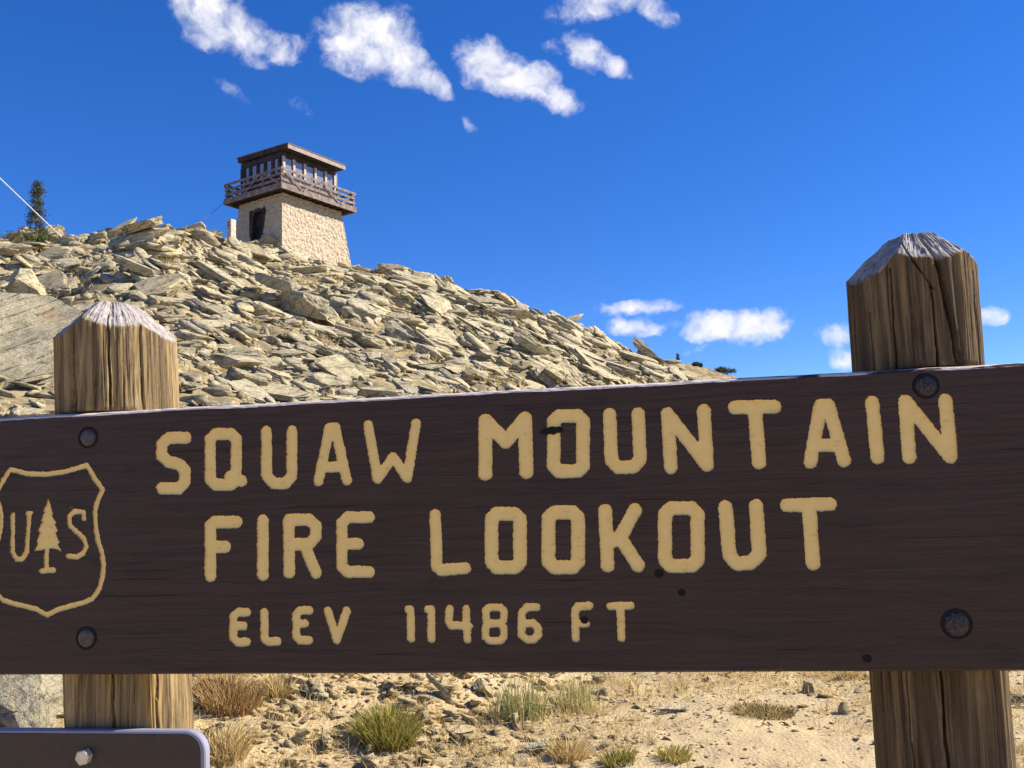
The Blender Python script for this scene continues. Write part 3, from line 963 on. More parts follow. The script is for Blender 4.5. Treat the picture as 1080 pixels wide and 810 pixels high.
# ------------------------------------------------------------------ grass
def blades(n, rg, cx, cy, rad, hmin, hmax, width, lean=0.5, tint_lo=0.0, tint_hi=1.0, base_fn=None, outward=0.6):
    """curved tapering blades as arrays (verts, quads, tint)"""
    a = rg.uniform(0, 2 * math.pi, n)
    q = np.sqrt(rg.uniform(0, 1, n))
    bx, by = cx + rad[0] * q * np.cos(a), cy + rad[1] * q * np.sin(a)
    bz = terrain(bx, by) if base_fn is None else base_fn(bx, by)
    h = rg.uniform(hmin, hmax, n) * (1 - 0.35 * q)
    az = np.where(rg.uniform(0, 1, n) < outward, a + rg.normal(0, 0.5, n), rg.uniform(0, 2 * math.pi, n))
    ln = lean * h * (0.25 + q) * rg.uniform(0.4, 1.4, n)
    dx, dy = np.cos(az) * ln, np.sin(az) * ln
    wz = rg.uniform(0, math.pi, n)
    wx, wy = np.cos(wz) * width, np.sin(wz) * width
    Vv, k = [], np.array([0, 0.4, 0.75, 1.0])
    for t, w in zip(k, (1.0, 0.85, 0.55, 0.12)):
        xx, yy, z = bx + dx * t ** 1.8, by + dy * t ** 1.8, bz - 0.01 + h * (t - 0.18 * t * t)
        Vv.append(np.stack([xx - wx * w, yy - wy * w, z], -1))
        Vv.append(np.stack([xx + wx * w, yy + wy * w, z], -1))
    Vv = np.stack(Vv, 1)
    base = np.arange(n)[:, None] * 8
    Fq = np.concatenate([base + np.array([[0, 1, 3, 2]]), base + np.array([[2, 3, 5, 4]]), base + np.array([[4, 5, 7, 6]])], 0)
    tint = np.repeat(rg.uniform(tint_lo, tint_hi, n), 8)
    return Vv.reshape(-1, 3), Fq, np.stack([tint, tint * 0, tint * 0], -1)


def blade_obj(name, sets, mat):
    Vs, Fs, Ts, off = [], [], [], 0
    for v, f, t in sets:
        Vs.append(v)
        Fs.append(f + off)
        Ts.append(t)
        off += len(v)
    return mesh_obj(name, np.vstack(Vs), np.vstack(Fs), mat, tint=np.vstack(Ts))


gr = np.random.default_rng(5)


def tuft(name, px, py, wpx, hpx, n, mat, label, cat, lean=0.5, width=0.0035, outward=0.7, depth=0.8, tint=(0, 1)):
    P = ground_hit(px, py)
    d = math.hypot(P.x, P.y)
    R = wpx * d / FPX / 2
    H = hpx * d / FPX
    o = blade_obj(name, [blades(n, gr, P.x, P.y, (R * 0.75, R * 0.75 * depth), H * 0.45, H * 1.1, width, lean, tint[0], tint[1], None, outward)], mat)
    return tag(o, label, cat)


tuft('grass_tuft', 408, 781, 80, 44, 1500, M_GRASS_GREEN, 'dense olive-green grass tuft on the stony bank below the board', 'grass tuft', 0.55)
tuft('grass_tuft', 548, 758, 84, 62, 260, M_GRASS_TALL, 'tall thin green grass with pale stems hanging below the board middle', 'grass tuft', 0.25, 0.003, 0.3)
tuft('grass_tuft', 608, 752, 54, 56, 170, M_GRASS_TALL, 'tall yellowing grass right of the tall thin green grass', 'grass tuft', 0.25, 0.003, 0.3, tint=(0.4, 1))
tuft('grass_tuft', 805, 753, 78, 13, 700, M_GRASS_MAT, 'low flat brownish-green cushion of grass on the bare sandy ground', 'grass tuft', 0.9, 0.004, 0.8)
tuft('shrub', 240, 745, 80, 40, 900, M_SHRUB_RED, 'low rusty red and straw shrub beside the left post', 'shrub', 0.5, 0.004, 0.6)
tuft('shrub', 290, 735, 40, 30, 380, M_GRASS_DRY, 'straw-coloured bush right of the rusty shrub', 'shrub', 0.5, 0.004, 0.6)
tuft('grass_tuft', 235, 800, 60, 40, 500, M_GRASS_DRY, 'pale straw grass clump beside the corner of the small plate', 'grass tuft', 0.7)
tuft('grass_tuft', 600, 800, 50, 28, 420, M_GRASS_DRY, 'pale straw grass clump at the bottom edge below the tall yellowing grass', 'grass tuft', 0.7)
tuft('grass_tuft', 652, 806, 46, 22, 260, M_GRASS_GREEN, 'small olive tuft at the bottom edge below the flat grey stone', 'grass tuft', 0.6)
tuft('grass_tuft', 712, 800, 42, 20, 220, M_GRASS_GREEN, 'small yellow-olive tuft at the bottom edge right of the small olive tuft', 'grass tuft', 0.6, tint=(0.5, 1))
tuft('grass_tuft', 895, 716, 34, 16, 200, M_GRASS_DRY, 'pale straw clump on the sand close to the right post', 'grass tuft', 0.7)
# straw grass in the gaps of the slope and over the near ground: nobody could count it
sets = []
xs, ys, ss = scatter(5200, 6.5, 60, 0.2, 0.3, 0.1, 0.5, 0.012, lambda x, y, r, th: np.clip((vnoise(x * 0.22, y * 0.22, None, 77) < -0.25) * 0.8 + 0.25, 0, 1))
for x, y, s in zip(xs, ys, ss):
    d = math.hypot(x, y)
    sets.append(blades(14 if d > 25 else 24, gr, x, y, (s * 1.5, s * 1.5), s * 0.5, s * 1.1, 0.004 + 0.0004 * d, 0.6))
xs, ys, ss = scatter(4200, 4.1, 9, 0.075, 0.4, 0.03, 0.20, 0.0, lambda x, y, r, th: np.clip(vnoise(x * 0.7, y * 0.7, None, 88) * 1.1 + 0.35, 0.05, 1) * np.interp(th, [-0.6, 0.0, 0.12, 0.6], [1, 1, 0.7, 0.55]), 0.6)
for x, y, s in zip(xs, ys, ss):
    sets.append(blades(30, gr, x, y, (s * 1.2, s * 1.2), s * 0.4, s * 1.3, 0.0020, 0.8))
o = blade_obj('dry_grass', sets, M_GRASS_DRY)
tag(o, 'sparse straw-coloured dry grass growing between the rocks', 'grass', kind='stuff')


# ------------------------------------------------------------------ trees
def needle_cloud(rg, centers, spread, n_each, size, droop=0.0):
    Vs, Ts = [], []
    for c in centers:
        c = np.array(c)
        p = c + rg.normal(0, 1, (n_each, 3)) * np.array(spread)
        d = rg.normal(0, 1, (n_each, 3))
        d /= np.linalg.norm(d, axis=1, keepdims=True)
        e = np.cross(d, rg.normal(0, 1, (n_each, 3)))
        e /= np.linalg.norm(e, axis=1, keepdims=True) + 1e-6
        L = rg.uniform(0.6, 1.3, (n_each, 1)) * size
        Vs.append(np.stack([p, p + d * L + e * L * 0.22, p + d * L * 1.7, p + d * L - e * L * 0.22], 1))
        Ts.append(np.clip(np.repeat(rg.uniform(0, 1) * 0.6 + rg.uniform(0, 0.4, n_each), 4), 0, 1))
    V = np.concatenate(Vs).reshape(-1, 3)
    F = np.arange(len(V)).reshape(-1, 4)
    t = np.concatenate(Ts)
    return V, F, np.stack([t, t * 0, t * 0], -1)


def spruce(loc, height, width, seed, label, n_whorl=26, needle=0.075, n_each=34, lean=0.02, profile=None):
    rg = np.random.default_rng(seed)
    root = empty('spruce_tree', loc)
    tag(root, label, 'tree')
    tb = MB()
    pts = [(lean * height * t * t + 0.02 * math.sin(5 * t), 0.015 * math.sin(7 * t), height * t - 0.15) for t in np.linspace(0, 1, 12)]
    tb.tube(pts, height * 0.022, height * 0.003, 8)
    centers = []
    for k in range(n_whorl):
        t = 0.03 + 0.95 * k / (n_whorl - 1)
        w = width / 2 * (profile(t) if profile else (1 - t) ** 0.8)
        for b in range(int(rg.integers(4, 7))):
            a = rg.uniform(0, 2 * math.pi)
            ln = w * rg.uniform(0.45, 1.15)
            x0 = lean * height * t * t
            tip = (x0 + math.cos(a) * ln, math.sin(a) * ln, height * t - ln * rg.uniform(0.15, 0.5) + rg.uniform(-0.02, 0.02) * height)
            tb.tube([(x0, 0, height * t), tip], height * 0.005 * (1.2 - t), 0.004, 4)
            for s in np.arange(0.35, 1.01, 0.22):
                if rg.uniform() < 0.85:
                    centers.append((x0 + (tip[0] - x0) * s, tip[1] * s, height * t + (tip[2] - height * t) * s))
    tb.build('trunk', M_BARK, root)
    V_, F_, T_ = needle_cloud(rg, centers, (0.020 * height, 0.020 * height, 0.012 * height), n_each, needle)
    mesh_obj('crown', V_, F_, M_NEEDLE, root, tint=T_)
    return root


def low_shrub(loc, w, h, seed, label, cat='shrub', mat=None, size=0.07, n=70):
    rg = np.random.default_rng(seed)
    root = empty('krummholz_shrub', loc)
    tag(root, label, cat)
    tb, cs_ = MB(), []
    for k in range(n):
        a, q = rg.uniform(0, 6.28), math.sqrt(rg.uniform())
        c = (math.cos(a) * q * w / 2, math.sin(a) * q * w / 2, h * (1 - 0.6 * q * q) * rg.uniform(0.3, 1.0))
        cs_.append(c)
        if k % 5 == 0:
            tb.tube([(c[0] * 0.2, c[1] * 0.2, -0.1), (c[0] * 0.6, c[1] * 0.6, c[2] * 0.5), c], 0.02, 0.006, 5)
    tb.build('stem', M_BARK, root)
    V_, F_, T_ = needle_cloud(rg, cs_, (w * 0.06, w * 0.06, h * 0.10), 60, size)
    mesh_obj('foliage', V_, F_, mat or M_SHRUB, root, tint=T_)
    return root


def ridge_point(px, back=0.0):
    """a point on the crest of the hill in the direction of a pixel column"""
    d = pix_ray(px, SKY_E(px))
    th = math.atan2(d.x, d.y)
    R = float(np.interp(th, _th, _rr)) + back
    return Vector((R * math.sin(th), R * math.cos(th), tz(R * math.sin(th), R * math.cos(th))))


P = ridge_point(38, 1.0)
prof = lambda t: float(np.interp(t, [0, 0.12, 0.25, 0.45, 0.6, 0.75, 0.9, 1.0], [1.15, 0.95, 0.72, 0.66, 0.40, 0.27, 0.24, 0.10]))
dist = math.hypot(P.x, P.y)
top = EYE + dist * math.tan(math.asin(pix_ray(38, 191).z))
spruce(P, top - P.z, 2.5, 4, 'scraggy dark spruce standing on the skyline at the left', 30, 0.07, 15, 0.0, prof)
P = ridge_point(36, -0.3)
low_shrub(P + Vector((0, 0, 0.1)), 2.5, 0.75, 8, 'olive low evergreen mat around the foot of the left spruce')
P = ridge_point(715, 1.0)
spruce(P, 1.5, 0.9, 14, 'tiny dark conifer far down the skyline right of the slope', 14, 0.07, 7, 0.0)
for px, w, h, sd, lb in [(735, 0.8, 0.28, 21, 'small dark bush on the skyline between tiny conifer and board'),
                         (762, 2.2, 0.55, 22, 'broad dark bush at the low end of the skyline by the board')]:
    P = ridge_point(px, 0.0)
    low_shrub(P + Vector((0, 0, 0.1)), w, h, sd, lb, 'shrub', M_NEEDLE, 0.10, 50)

# ------------------------------------------------------------------ lookout tower
NEAR = pix_ray(298, 262)
DT = 53.6
s = DT / math.hypot(NEAR.x, NEAR.y)
TBASE = Vector((NEAR.x * s, NEAR.y * s, EYE + NEAR.z * s))
TROT = RAD(57)
tower = empty('lookout_tower', TBASE, TROT)
tag(tower, 'stone and timber fire lookout tower with railed balcony on the hilltop', 'tower')
TM = Matrix.Translation(TBASE) @ Matrix.Rotation(TROT, 4, 'Z')


def tower_z(px, py, lx, ly):
    """height in the tower's frame of something at (lx, ly) seen at a pixel"""
    w = TM @ Vector((lx, ly, 0))
    d = pix_ray(px, py)
    return EYE + d.z / math.hypot(d.x, d.y) * math.hypot(w.x, w.y) - TBASE.z


LX, LY = 5.0, 3.75               # stone plan at deck height, along the right and the left face
OV = 0.68                         # balcony overhang
BAT = 0.115                       # batter per metre
Z_DECK0 = tower_z(295.5, 197.2, -OV, -OV)
Z_RAIL = tower_z(296, 175.5, -OV, -OV)
Z_ROOF0 = tower_z(304, 158.2, 0.55, -0.6)
Z_ROOF1 = tower_z(304, 154.0, 0.55, -0.6)
print('tower heights', Z_DECK0, Z_RAIL, Z_ROOF0, Z_ROOF1)
Z_DECK1 = Z_DECK0 + 0.30


def stone_face(name, p0, p1, q0, q1, nu, nv, hole=None, parent=None):
    """battered wall face from bottom edge p0-p1 to top edge q0-q1 with shallow real relief"""
    p0, p1, q0, q1 = map(Vector, (p0, p1, q0, q1))
    nrm = (p1 - p0).cross(q0 - p0).normalized()
    vs, fs = [], []
    for j in range(nv + 1):
        for i in range(nu + 1):
            u, v = i / nu, j / nv
            p = (p0.lerp(p1, u)).lerp(q0.lerp(q1, u), v)
            k = 0.0 if i in (0, nu) else 1.0
            dd, _ = mnoise.voronoi(p * 3.0)
            rel = min(0.05, (dd[1] - dd[0]) * 0.13) - 0.04 + 0.03 * mnoise.noise(p * 5.0)
            vs.append(p + nrm * (rel * k))
    for j in range(nv):
        for i in range(nu):
            if hole and hole[0] <= (i + .5) / nu <= hole[1] and (j + .5) / nv <= hole[2]:
                continue
            a = j * (nu + 1) + i
            fs.append((a, a + 1, a + nu + 2, a + nu + 1))
    return vs, fs


ZB = -2.2
b0 = BAT * (Z_DECK0 - ZB)
T = [(0, 0), (LX, 0), (LX, LY), (0, LY)]
B = [(-b0, -b0), (LX + b0, -b0), (LX + b0, LY + b0), (-b0, LY + b0)]
stone = MB()
door_u = (0.36, 0.60)             # measured along the left face from its far end
for k in range(4):
    k2 = (k + 1) % 4
    hole = None
    if k == 3:
        hole = (door_u[0], door_u[1], (2.75 - ZB) / (Z_DECK0 - ZB))
    vs, fs = stone_face('', B[k] + (ZB,), B[k2] + (ZB,), T[k] + (Z_DECK0,), T[k2] + (Z_DECK0,), 84, 84, hole)
    stone.add(vs, fs)
stone.build('stone_base', M_STONE, tower)
# recess with the dark door in the left face (face x = 0)
dy0, dy1 = LY * (1 - door_u[1]) + 0.05, LY * (1 - door_u[0]) + 0.12
xin = 0.22
door = MB()
door.box((xin, dy0 - 0.25, ZB), (xin + 0.06, dy1 + 0.25, 2.9))
dr = door.build('door', plain('dark_door', (0.030, 0.022, 0.020), 0.7, 0, 0.3, 0.3, 3), tower)
pl = MB()
for k in range(4):
    y = dy0 + (dy1 - dy0) * (k + 0.5) / 4
    pl.box((xin - 0.03, y - 0.10, 0.3), (xin - 0.002, y + 0.10, 2.3), 0.01)
pl.build('door_planks', M_TIMBER_DARK, dr)
rv = MB()
for y in (dy0 - 0.2, dy1 - 0.02):
    rv.box((-0.25, y, ZB), (xin - 0.035, y + 0.1, 2.72))
rv.box((-0.06, dy0 - 0.1, 2.62), (xin - 0.035, dy1 + 0.1, 2.86))
rv.build('door_frame', M_TIMBER_DARK, dr)

# balcony deck with its fascia boards and joists
X0, X1, Y0, Y1 = -OV, LX + OV, -OV, LY + OV
deck = MB()
deck.box((X0 + .05, Y0 + .05, Z_DECK0 + 0.12), (X1 - .05, Y1 - .05, Z_DECK1 - 0.02))
dk = deck.build('balcony_deck', M_TIMBER_DARK, tower)
js = MB()
for k in range(11):
    x = X0 + 0.25 + (X1 - X0 - 0.5) * k / 10
    js.box((x - .05, Y0 + .055, Z_DECK0), (x + .05, Y1 - .055, Z_DECK0 + 0.118))
js.build('joists', M_TIMBER_DARK, dk)
fa = MB()
fa.box((X0, Y0, Z_DECK0 - 0.03), (X1, Y0 + .046, Z_DECK1 + 0.03), 0.008)
fa.box((X0, Y1 - .046, Z_DECK0 - 0.03), (X1, Y1, Z_DECK1 + 0.03), 0.008)
fa.box((X0, Y0 + .05, Z_DECK0 - 0.03), (X0 + .046, Y1 - .05, Z_DECK1 + 0.03), 0.008)
fa.box((X1 - .046, Y0 + .05, Z_DECK0 - 0.03), (X1, Y1 - .05, Z_DECK1 + 0.03), 0.008)
fa.build('fascia_board', M_TIMBER, dk)

# railing: a panel per side, with posts, rails and zigzag braces
RH = Z_RAIL - Z_DECK1
sides = [((X0, Y0), (X1, Y0), 4, (0, -1)), ((X1, Y0), (X1, Y1), 3, (1, 0)), ((X1, Y1), (X0, Y1), 4, (0, 1)), ((X0, Y1), (X0, Y0), 3, (-1, 0))]
for (a, b, nb, nn) in sides:
    a, b, nn = Vector(a + (0,)), Vector(b + (0,)), Vector(nn + (0,))
    ins = -nn * 0.08
    rail_root = MB()
    for hz, hh_ in ((RH - 0.03, 0.15), (RH * 0.62, 0.14), (RH * 0.28, 0.17)):
        p, q = a + ins, b + ins
        dirv = (b - a).normalized() * 0.05
        rail_root.bar(p + dirv + Vector((0, 0, Z_DECK1 + hz)), q - dirv + Vector((0, 0, Z_DECK1 + hz)), 0.045, hh_)
    rl = rail_root.build('railing', M_TIMBER, tower)
    for k in range(nb):
        pm = MB()
        p = a.lerp(b, (k + 0.0) / nb) + ins * 1.9
        if k == 0:
            p = a.lerp(b, 0.0) + (b - a).normalized() * 0.14 + ins * 1.9
        pm.box((p.x - .05, p.y - .05, Z_DECK1 - 0.02), (p.x + .05, p.y + .05, Z_RAIL + 0.04), 0.008)
        pm.build('railing_post', M_TIMBER, rl)
        bm_ = MB()
        p, q = a.lerp(b, k / nb), a.lerp(b, (k + 1) / nb)
        dirv = (b - a).normalized() * 0.14
        zt, zb_ = Z_DECK1 + RH - 0.04, Z_DECK1 - 0.10
        up_first = (k % 2 == 1)
        za, zc = (zb_, zt) if up_first else (zt, zb_)
        o_ = nn * 0.035
        bm_.bar(p + dirv + o_ + Vector((0, 0, za)), q - dirv * 0.4 + o_ + Vector((0, 0, zc)), 0.10, 0.03, nn)
        bm_.build('brace', M_TIMBER, rl)

# cabin: low boarded wall, window posts, panes, top plate
CX0, CX1, CY0, CY1 = 0.12, LX - 0.42, 0.06, LY + 0.02
ZW0 = Z_DECK1 + 0.95
ZW1 = Z_ROOF0 - 0.30
cab = empty('cabin_wall', (0, 0, 0))
cab.parent = tower
wl = MB()
th_ = 0.12
wl.box((CX0, CY0, Z_DECK1 - 0.015), (CX1, CY0 + th_, ZW0))
wl.box((CX0, CY1 - th_, Z_DECK1 - 0.015), (CX1, CY1, ZW0))
wl.box((CX0, CY0 + th_ + .003, Z_DECK1 - 0.015), (CX0 + th_, CY1 - th_ - .003, ZW0))
wl.box((CX1 - th_, CY0 + th_ + .003, Z_DECK1 - 0.015), (CX1, CY1 - th_ - .003, ZW0))
wl.box((CX0, CY0, ZW1), (CX1, CY0 + th_, Z_ROOF0 - .003))
wl.box((CX0, CY1 - th_, ZW1), (CX1, CY1, Z_ROOF0 - .003))
wl.box((CX0, CY0 + th_ + .003, ZW1), (CX0 + th_, CY1 - th_ - .003, Z_ROOF0 - .003))
wl.box((CX1 - th_, CY0 + th_ + .003, ZW1), (CX1, CY1 - th_ - .003, Z_ROOF0 - .003))
bpy.data.objects.remove(cab)
cab = wl.build('cabin_wall', M_TIMBER_DARK, tower)
fl = MB()
fl.box((CX0 + th_, CY0 + th_, Z_DECK1 - 0.012), (CX1 - th_, CY1 - th_, Z_DECK1 + 0.05))
fl.build('cabin_floor', M_TIMBER_DARK, tower)


def window_row(ax, fixed, lo, hi, n, outward, post_mat):
    for k in range(n + 1):
        u = lo + (hi - lo) * k / n
        w = 0.085
        uc = min(max(u, lo + w), hi - w)
        pm = MB()
        f0, f1 = (fixed - 0.05, fixed + 0.07) if outward < 0 else (fixed - 0.07, fixed + 0.05)
        if ax == 'x':
            pm.box((uc - w, f0, ZW0 + .003), (uc + w, f1, ZW1 - .003), 0.006)
        else:
            pm.box((f0, uc - w, ZW0 + .003), (f1, uc + w, ZW1 - .003), 0.006)
        pm.build('window_post', post_mat, tower)
    for k in range(n):
        u0 = lo + (hi - lo) * k / n + 0.09
        u1 = lo + (hi - lo) * (k + 1) / n - 0.09
        if k == 0:
            u0 = lo + 0.175
        if k == n - 1:
            u1 = hi - 0.175
        g = fixed - outward * 0.045
        fr, gl_ = MB(), MB()
        t = 0.05

        def bx(mb, ua, ub, za, zb, d):
            if ax == 'x':
                mb.box((ua, g - d, za), (ub, g + d, zb))
            else:
                mb.box((g - d, ua, za), (g + d, ub, zb))
        za, zb = ZW0 + .006, ZW1 - .006
        bx(fr, u0, u1, za, za + t, .022)
        bx(fr, u0, u1, zb - t, zb, .022)
        bx(fr, u0, u0 + t, za + t + .002, zb - t - .002, .022)
        bx(fr, u1 - t, u1, za + t + .002, zb - t - .002, .022)
        wn = fr.build('window', M_TIMBER_DARK, tower)
        bx(gl_, u0 + t, u1 - t, za + t, zb - t, .006)
        gl_.build('pane', M_GLASS, wn)


window_row('x', CY0, CX0, CX1, 5, -1, M_MULLION)
window_row('x', CY1, CX0, CX1, 5, 1, M_TIMBER_DARK)
window_row('y', CX0, CY0 + 0.2, CY1 - 0.2, 5, -1, M_TIMBER_DARK)
window_row('y', CX1, CY0 + 0.2, CY1 - 0.2, 5, 1, M_TIMBER_DARK)

# roof: thin, slightly falling to the right face, deeper eave there
RX0, RX1, RY0, RY1 = CX0 - 0.16, CX1 + 0.22, CY0 - 0.62, CY1 + 0.10
rf = MB()
rise = 0.10
tk = Z_ROOF1 - Z_ROOF0


def slab_sloped(mb, x0, x1, y0, y1, z0, z1, r):
    vs = [(x0, y0, z0), (x1, y0, z0), (x1, y1, z0 + r), (x0, y1, z0 + r), (x0, y0, z1), (x1, y0, z1), (x1, y1, z1 + r), (x0, y1, z1 + r)]
    mb.add(vs, [(0, 3, 2, 1), (4, 5, 6, 7), (0, 1, 5, 4), (1, 2, 6, 5), (2, 3, 7, 6), (3, 0, 4, 7)])


slab_sloped(rf, RX0, RX1, RY0, RY1, Z_ROOF0 + 0.002, Z_ROOF1, rise)
rfo = rf.build('roof', M_TIMBER_DARK, tower)
cp = MB()
slab_sloped(cp, RX0 - .05, RX1 + .05, RY0 - .06, RY1 + .05, Z_ROOF1 + 0.003, Z_ROOF1 + 0.07, rise)
cp.build('roof_cap', M_ROOF, rfo)
fz = MB()
fz.box((RX0 - .01, RY0 - .034, Z_ROOF0 - .02), (RX1 + .01, RY0 - .003, Z_ROOF1 - .003))
fz.build('roof_fascia', M_FASCIA, rfo)
# downpipe at the far right corner of the cabin
dp = MB()
dp.tube([(CX1 + 0.07, CY0 - 0.02, Z_DECK1), (CX1 + 0.07, CY0 - 0.02, ZW1 + 0.1)], 0.035, None, 8)
dp.build('downpipe', M_MULLION, tower, True)

# the terrain and boulders hide the tower's foot; a squat concrete post stands left of it
P = ridge_point(244, 0.0)
d = pix_ray(244, 243)
dd_ = math.hypot(P.x, P.y)
zb_ = EYE + dd_ * d.z / math.hypot(d.x, d.y)
pp = MB()
pp.box((-0.19, -0.19, -1.2), (0.19, 0.19, 0.62), 0.05)
po = empty('concrete_post', (P.x, P.y, zb_), RAD(57))
tag(po, 'squat pale concrete post standing on the skyline left of the tower', 'post')
pb = pp.build('post_body', M_CONCRETE, po)
hl = MB()
for z in (0.24, 0.42):
    hl.box((-0.197, -0.06, z - 0.05), (-0.185, 0.06, z + 0.05), 0.004)
hl.build('dark_socket', M_HOLE, pb)

# cables
def cable(name, a, b, sag, r, mat, label):
    mb = MB()
    a, b = Vector(a), Vector(b)
    pts = []
    for t in np.linspace(0, 1, 24):
        p = a.lerp(b, t)
        p.z -= sag * 4 * t * (1 - t)
        pts.append(p)
    mb.tube(pts, r, None, 6)
    return tag(mb.build(name, mat, None, True), label, 'cable')


E_ = pix_ray(72, 257)
A_ = Vector((E_.x, E_.y, E_.z)) * (45.0 / math.hypot(E_.x, E_.y)) + Vector((0, 0, EYE))
E2 = pix_ray(-330, -127)
B_ = Vector(E2) * 36.0 + Vector((0, 0, EYE))
cable('guy_cable', A_, B_, 0.0, 0.026, M_WIRE, 'bright thin guy cable slanting across the sky in front of the left spruce')
wp = TM @ Vector((X0, Y1, Z_DECK0 + 0.1))
E3 = pix_ray(200, 234)
B3 = Vector(E3) * (50.0 / math.hypot(E3.x, E3.y)) + Vector((0, 0, EYE - 0.3))
cable('stay_cable', wp, B3, 0.12, 0.014, M_WIRE_DARK, 'thin dark stay cable from the balcony corner down to the rocks')

# ------------------------------------------------------------------ the sign
YAW = 0.1585
SN = Vector((-math.sin(YAW), -math.cos(YAW), 0))          # normal of the front, towards the camera
SU = Vector((math.cos(YAW), -math.sin(YAW), 0))
SD = 1.3484
ZTOP, BH = EYE + 0.1444, 0.42
THICK = 0.045
SORG = Vector((0, 0, 0)) - SN * SD
SORG.z = 0.0                                              # base of the sign on the ground


def on_plane(px, py, back=0.0):
    """(u, v) on a plane parallel to the board's front, 'back' metres behind it"""
    d = pix_ray(px, py)
    tt = (SD + back) / -(d.dot(SN))
    p = Vector((0, 0, EYE)) + d * tt
    return (p - SORG).dot(SU), p.z


sign = empty('wooden_sign', SORG, -YAW)   # local x = along the board, y = away from the viewer, z = up
tag(sign, 'brown routed wooden sign board with cream lettering on two log posts', 'sign')

GRID = 0.0008


def seg_dist(X, Y, a, b):
    ax, ay = a
    bx, by = b
    dx, dy = bx - ax, by - ay
    L = dx * dx + dy * dy + 1e-12
    t = np.clip(((X - ax) * dx + (Y - ay) * dy) / L, 0, 1)
    return np.hypot(X - ax - t * dx, Y - ay - t * dy)


def poly_sdf(X, Y, pts):
    d = np.full(X.shape, 1e9)
    inside = np.zeros(X.shape, bool)
    n = len(pts)
    for i in range(n):
        a, b = pts[i], pts[(i + 1) % n]
        d = np.minimum(d, seg_dist(X, Y, a, b))
        c = (a[1] > Y) != (b[1] > Y)
        xi = (b[0] - a[0]) * (Y - a[1]) / (b[1] - a[1] + 1e-12) + a[0]
        inside ^= c & (X < xi)
    return np.where(inside, -d, d)


def contours(D, xs, ys):
    """closed loops of the zero level of D (negative inside)"""
    S = D < 0
    segs = {}
    ny, nx_ = D.shape
    code = S[:-1, :-1] * 1 + S[:-1, 1:] * 2 + S[1:, 1:] * 4 + S[1:, :-1] * 8
    jj_, ii_ = np.nonzero((code > 0) & (code < 15))

    def pt(key):
        k, j, i = key
        if k == 0:
            t = D[j, i] / (D[j, i] - D[j, i + 1])
            return (xs[i] + t * (xs[i + 1] - xs[i]), ys[j])
        t = D[j, i] / (D[j, i] - D[j + 1, i])
        return (xs[i], ys[j] + t * (ys[j + 1] - ys[j]))
    table = {1: [(3, 0)], 2: [(0, 1)], 3: [(3, 1)], 4: [(1, 2)], 5: [(3, 2), (1, 0)], 6: [(0, 2)], 7: [(3, 2)], 8: [(2, 3)], 9: [(2, 0)],
             10: [(0, 3), (2, 1)], 11: [(2, 1)], 12: [(1, 3)], 13: [(1, 0)], 14: [(0, 3)]}
    for j, i in zip(jj_, ii_):
        ed = {0: (0, j, i), 1: (1, j, i + 1), 2: (0, j + 1, i), 3: (1, j, i)}
        for a, b in table[int(code[j, i])]:
            segs[ed[a]] = ed[b]
    loops = []
    while segs:
        k0, k = next(iter(segs.items()))
        loop = [k0]
        del segs[k0]
        while k != k0 and k in segs:
            loop.append(k)
            k = segs.pop(k)
        P_ = [pt(q) for q in loop]
        out = [P_[0]]
        for q in P_[1:]:
            if math.hypot(q[0] - out[-1][0], q[1] - out[-1][1]) > GRID * 0.45:
                out.append(q)
        if len(out) > 6:
            loops.append(out)
    return loops


def zpts(pts, scale, ox, oy):
    return [on_plane(ox + x / scale, oy + y / scale) for x, y in pts]


A1, A2, A3 = (2.7, 150, 400), (2.53, 480, 380), (2.456, 740, 380)


def oct_loop(l, r, t, b, c):
    return [(l + c, t), (r - c, t), (r, t + c), (r, b - c), (r - c, b), (l + c, b), (l, b - c), (l, t + c), (l + c, t)]


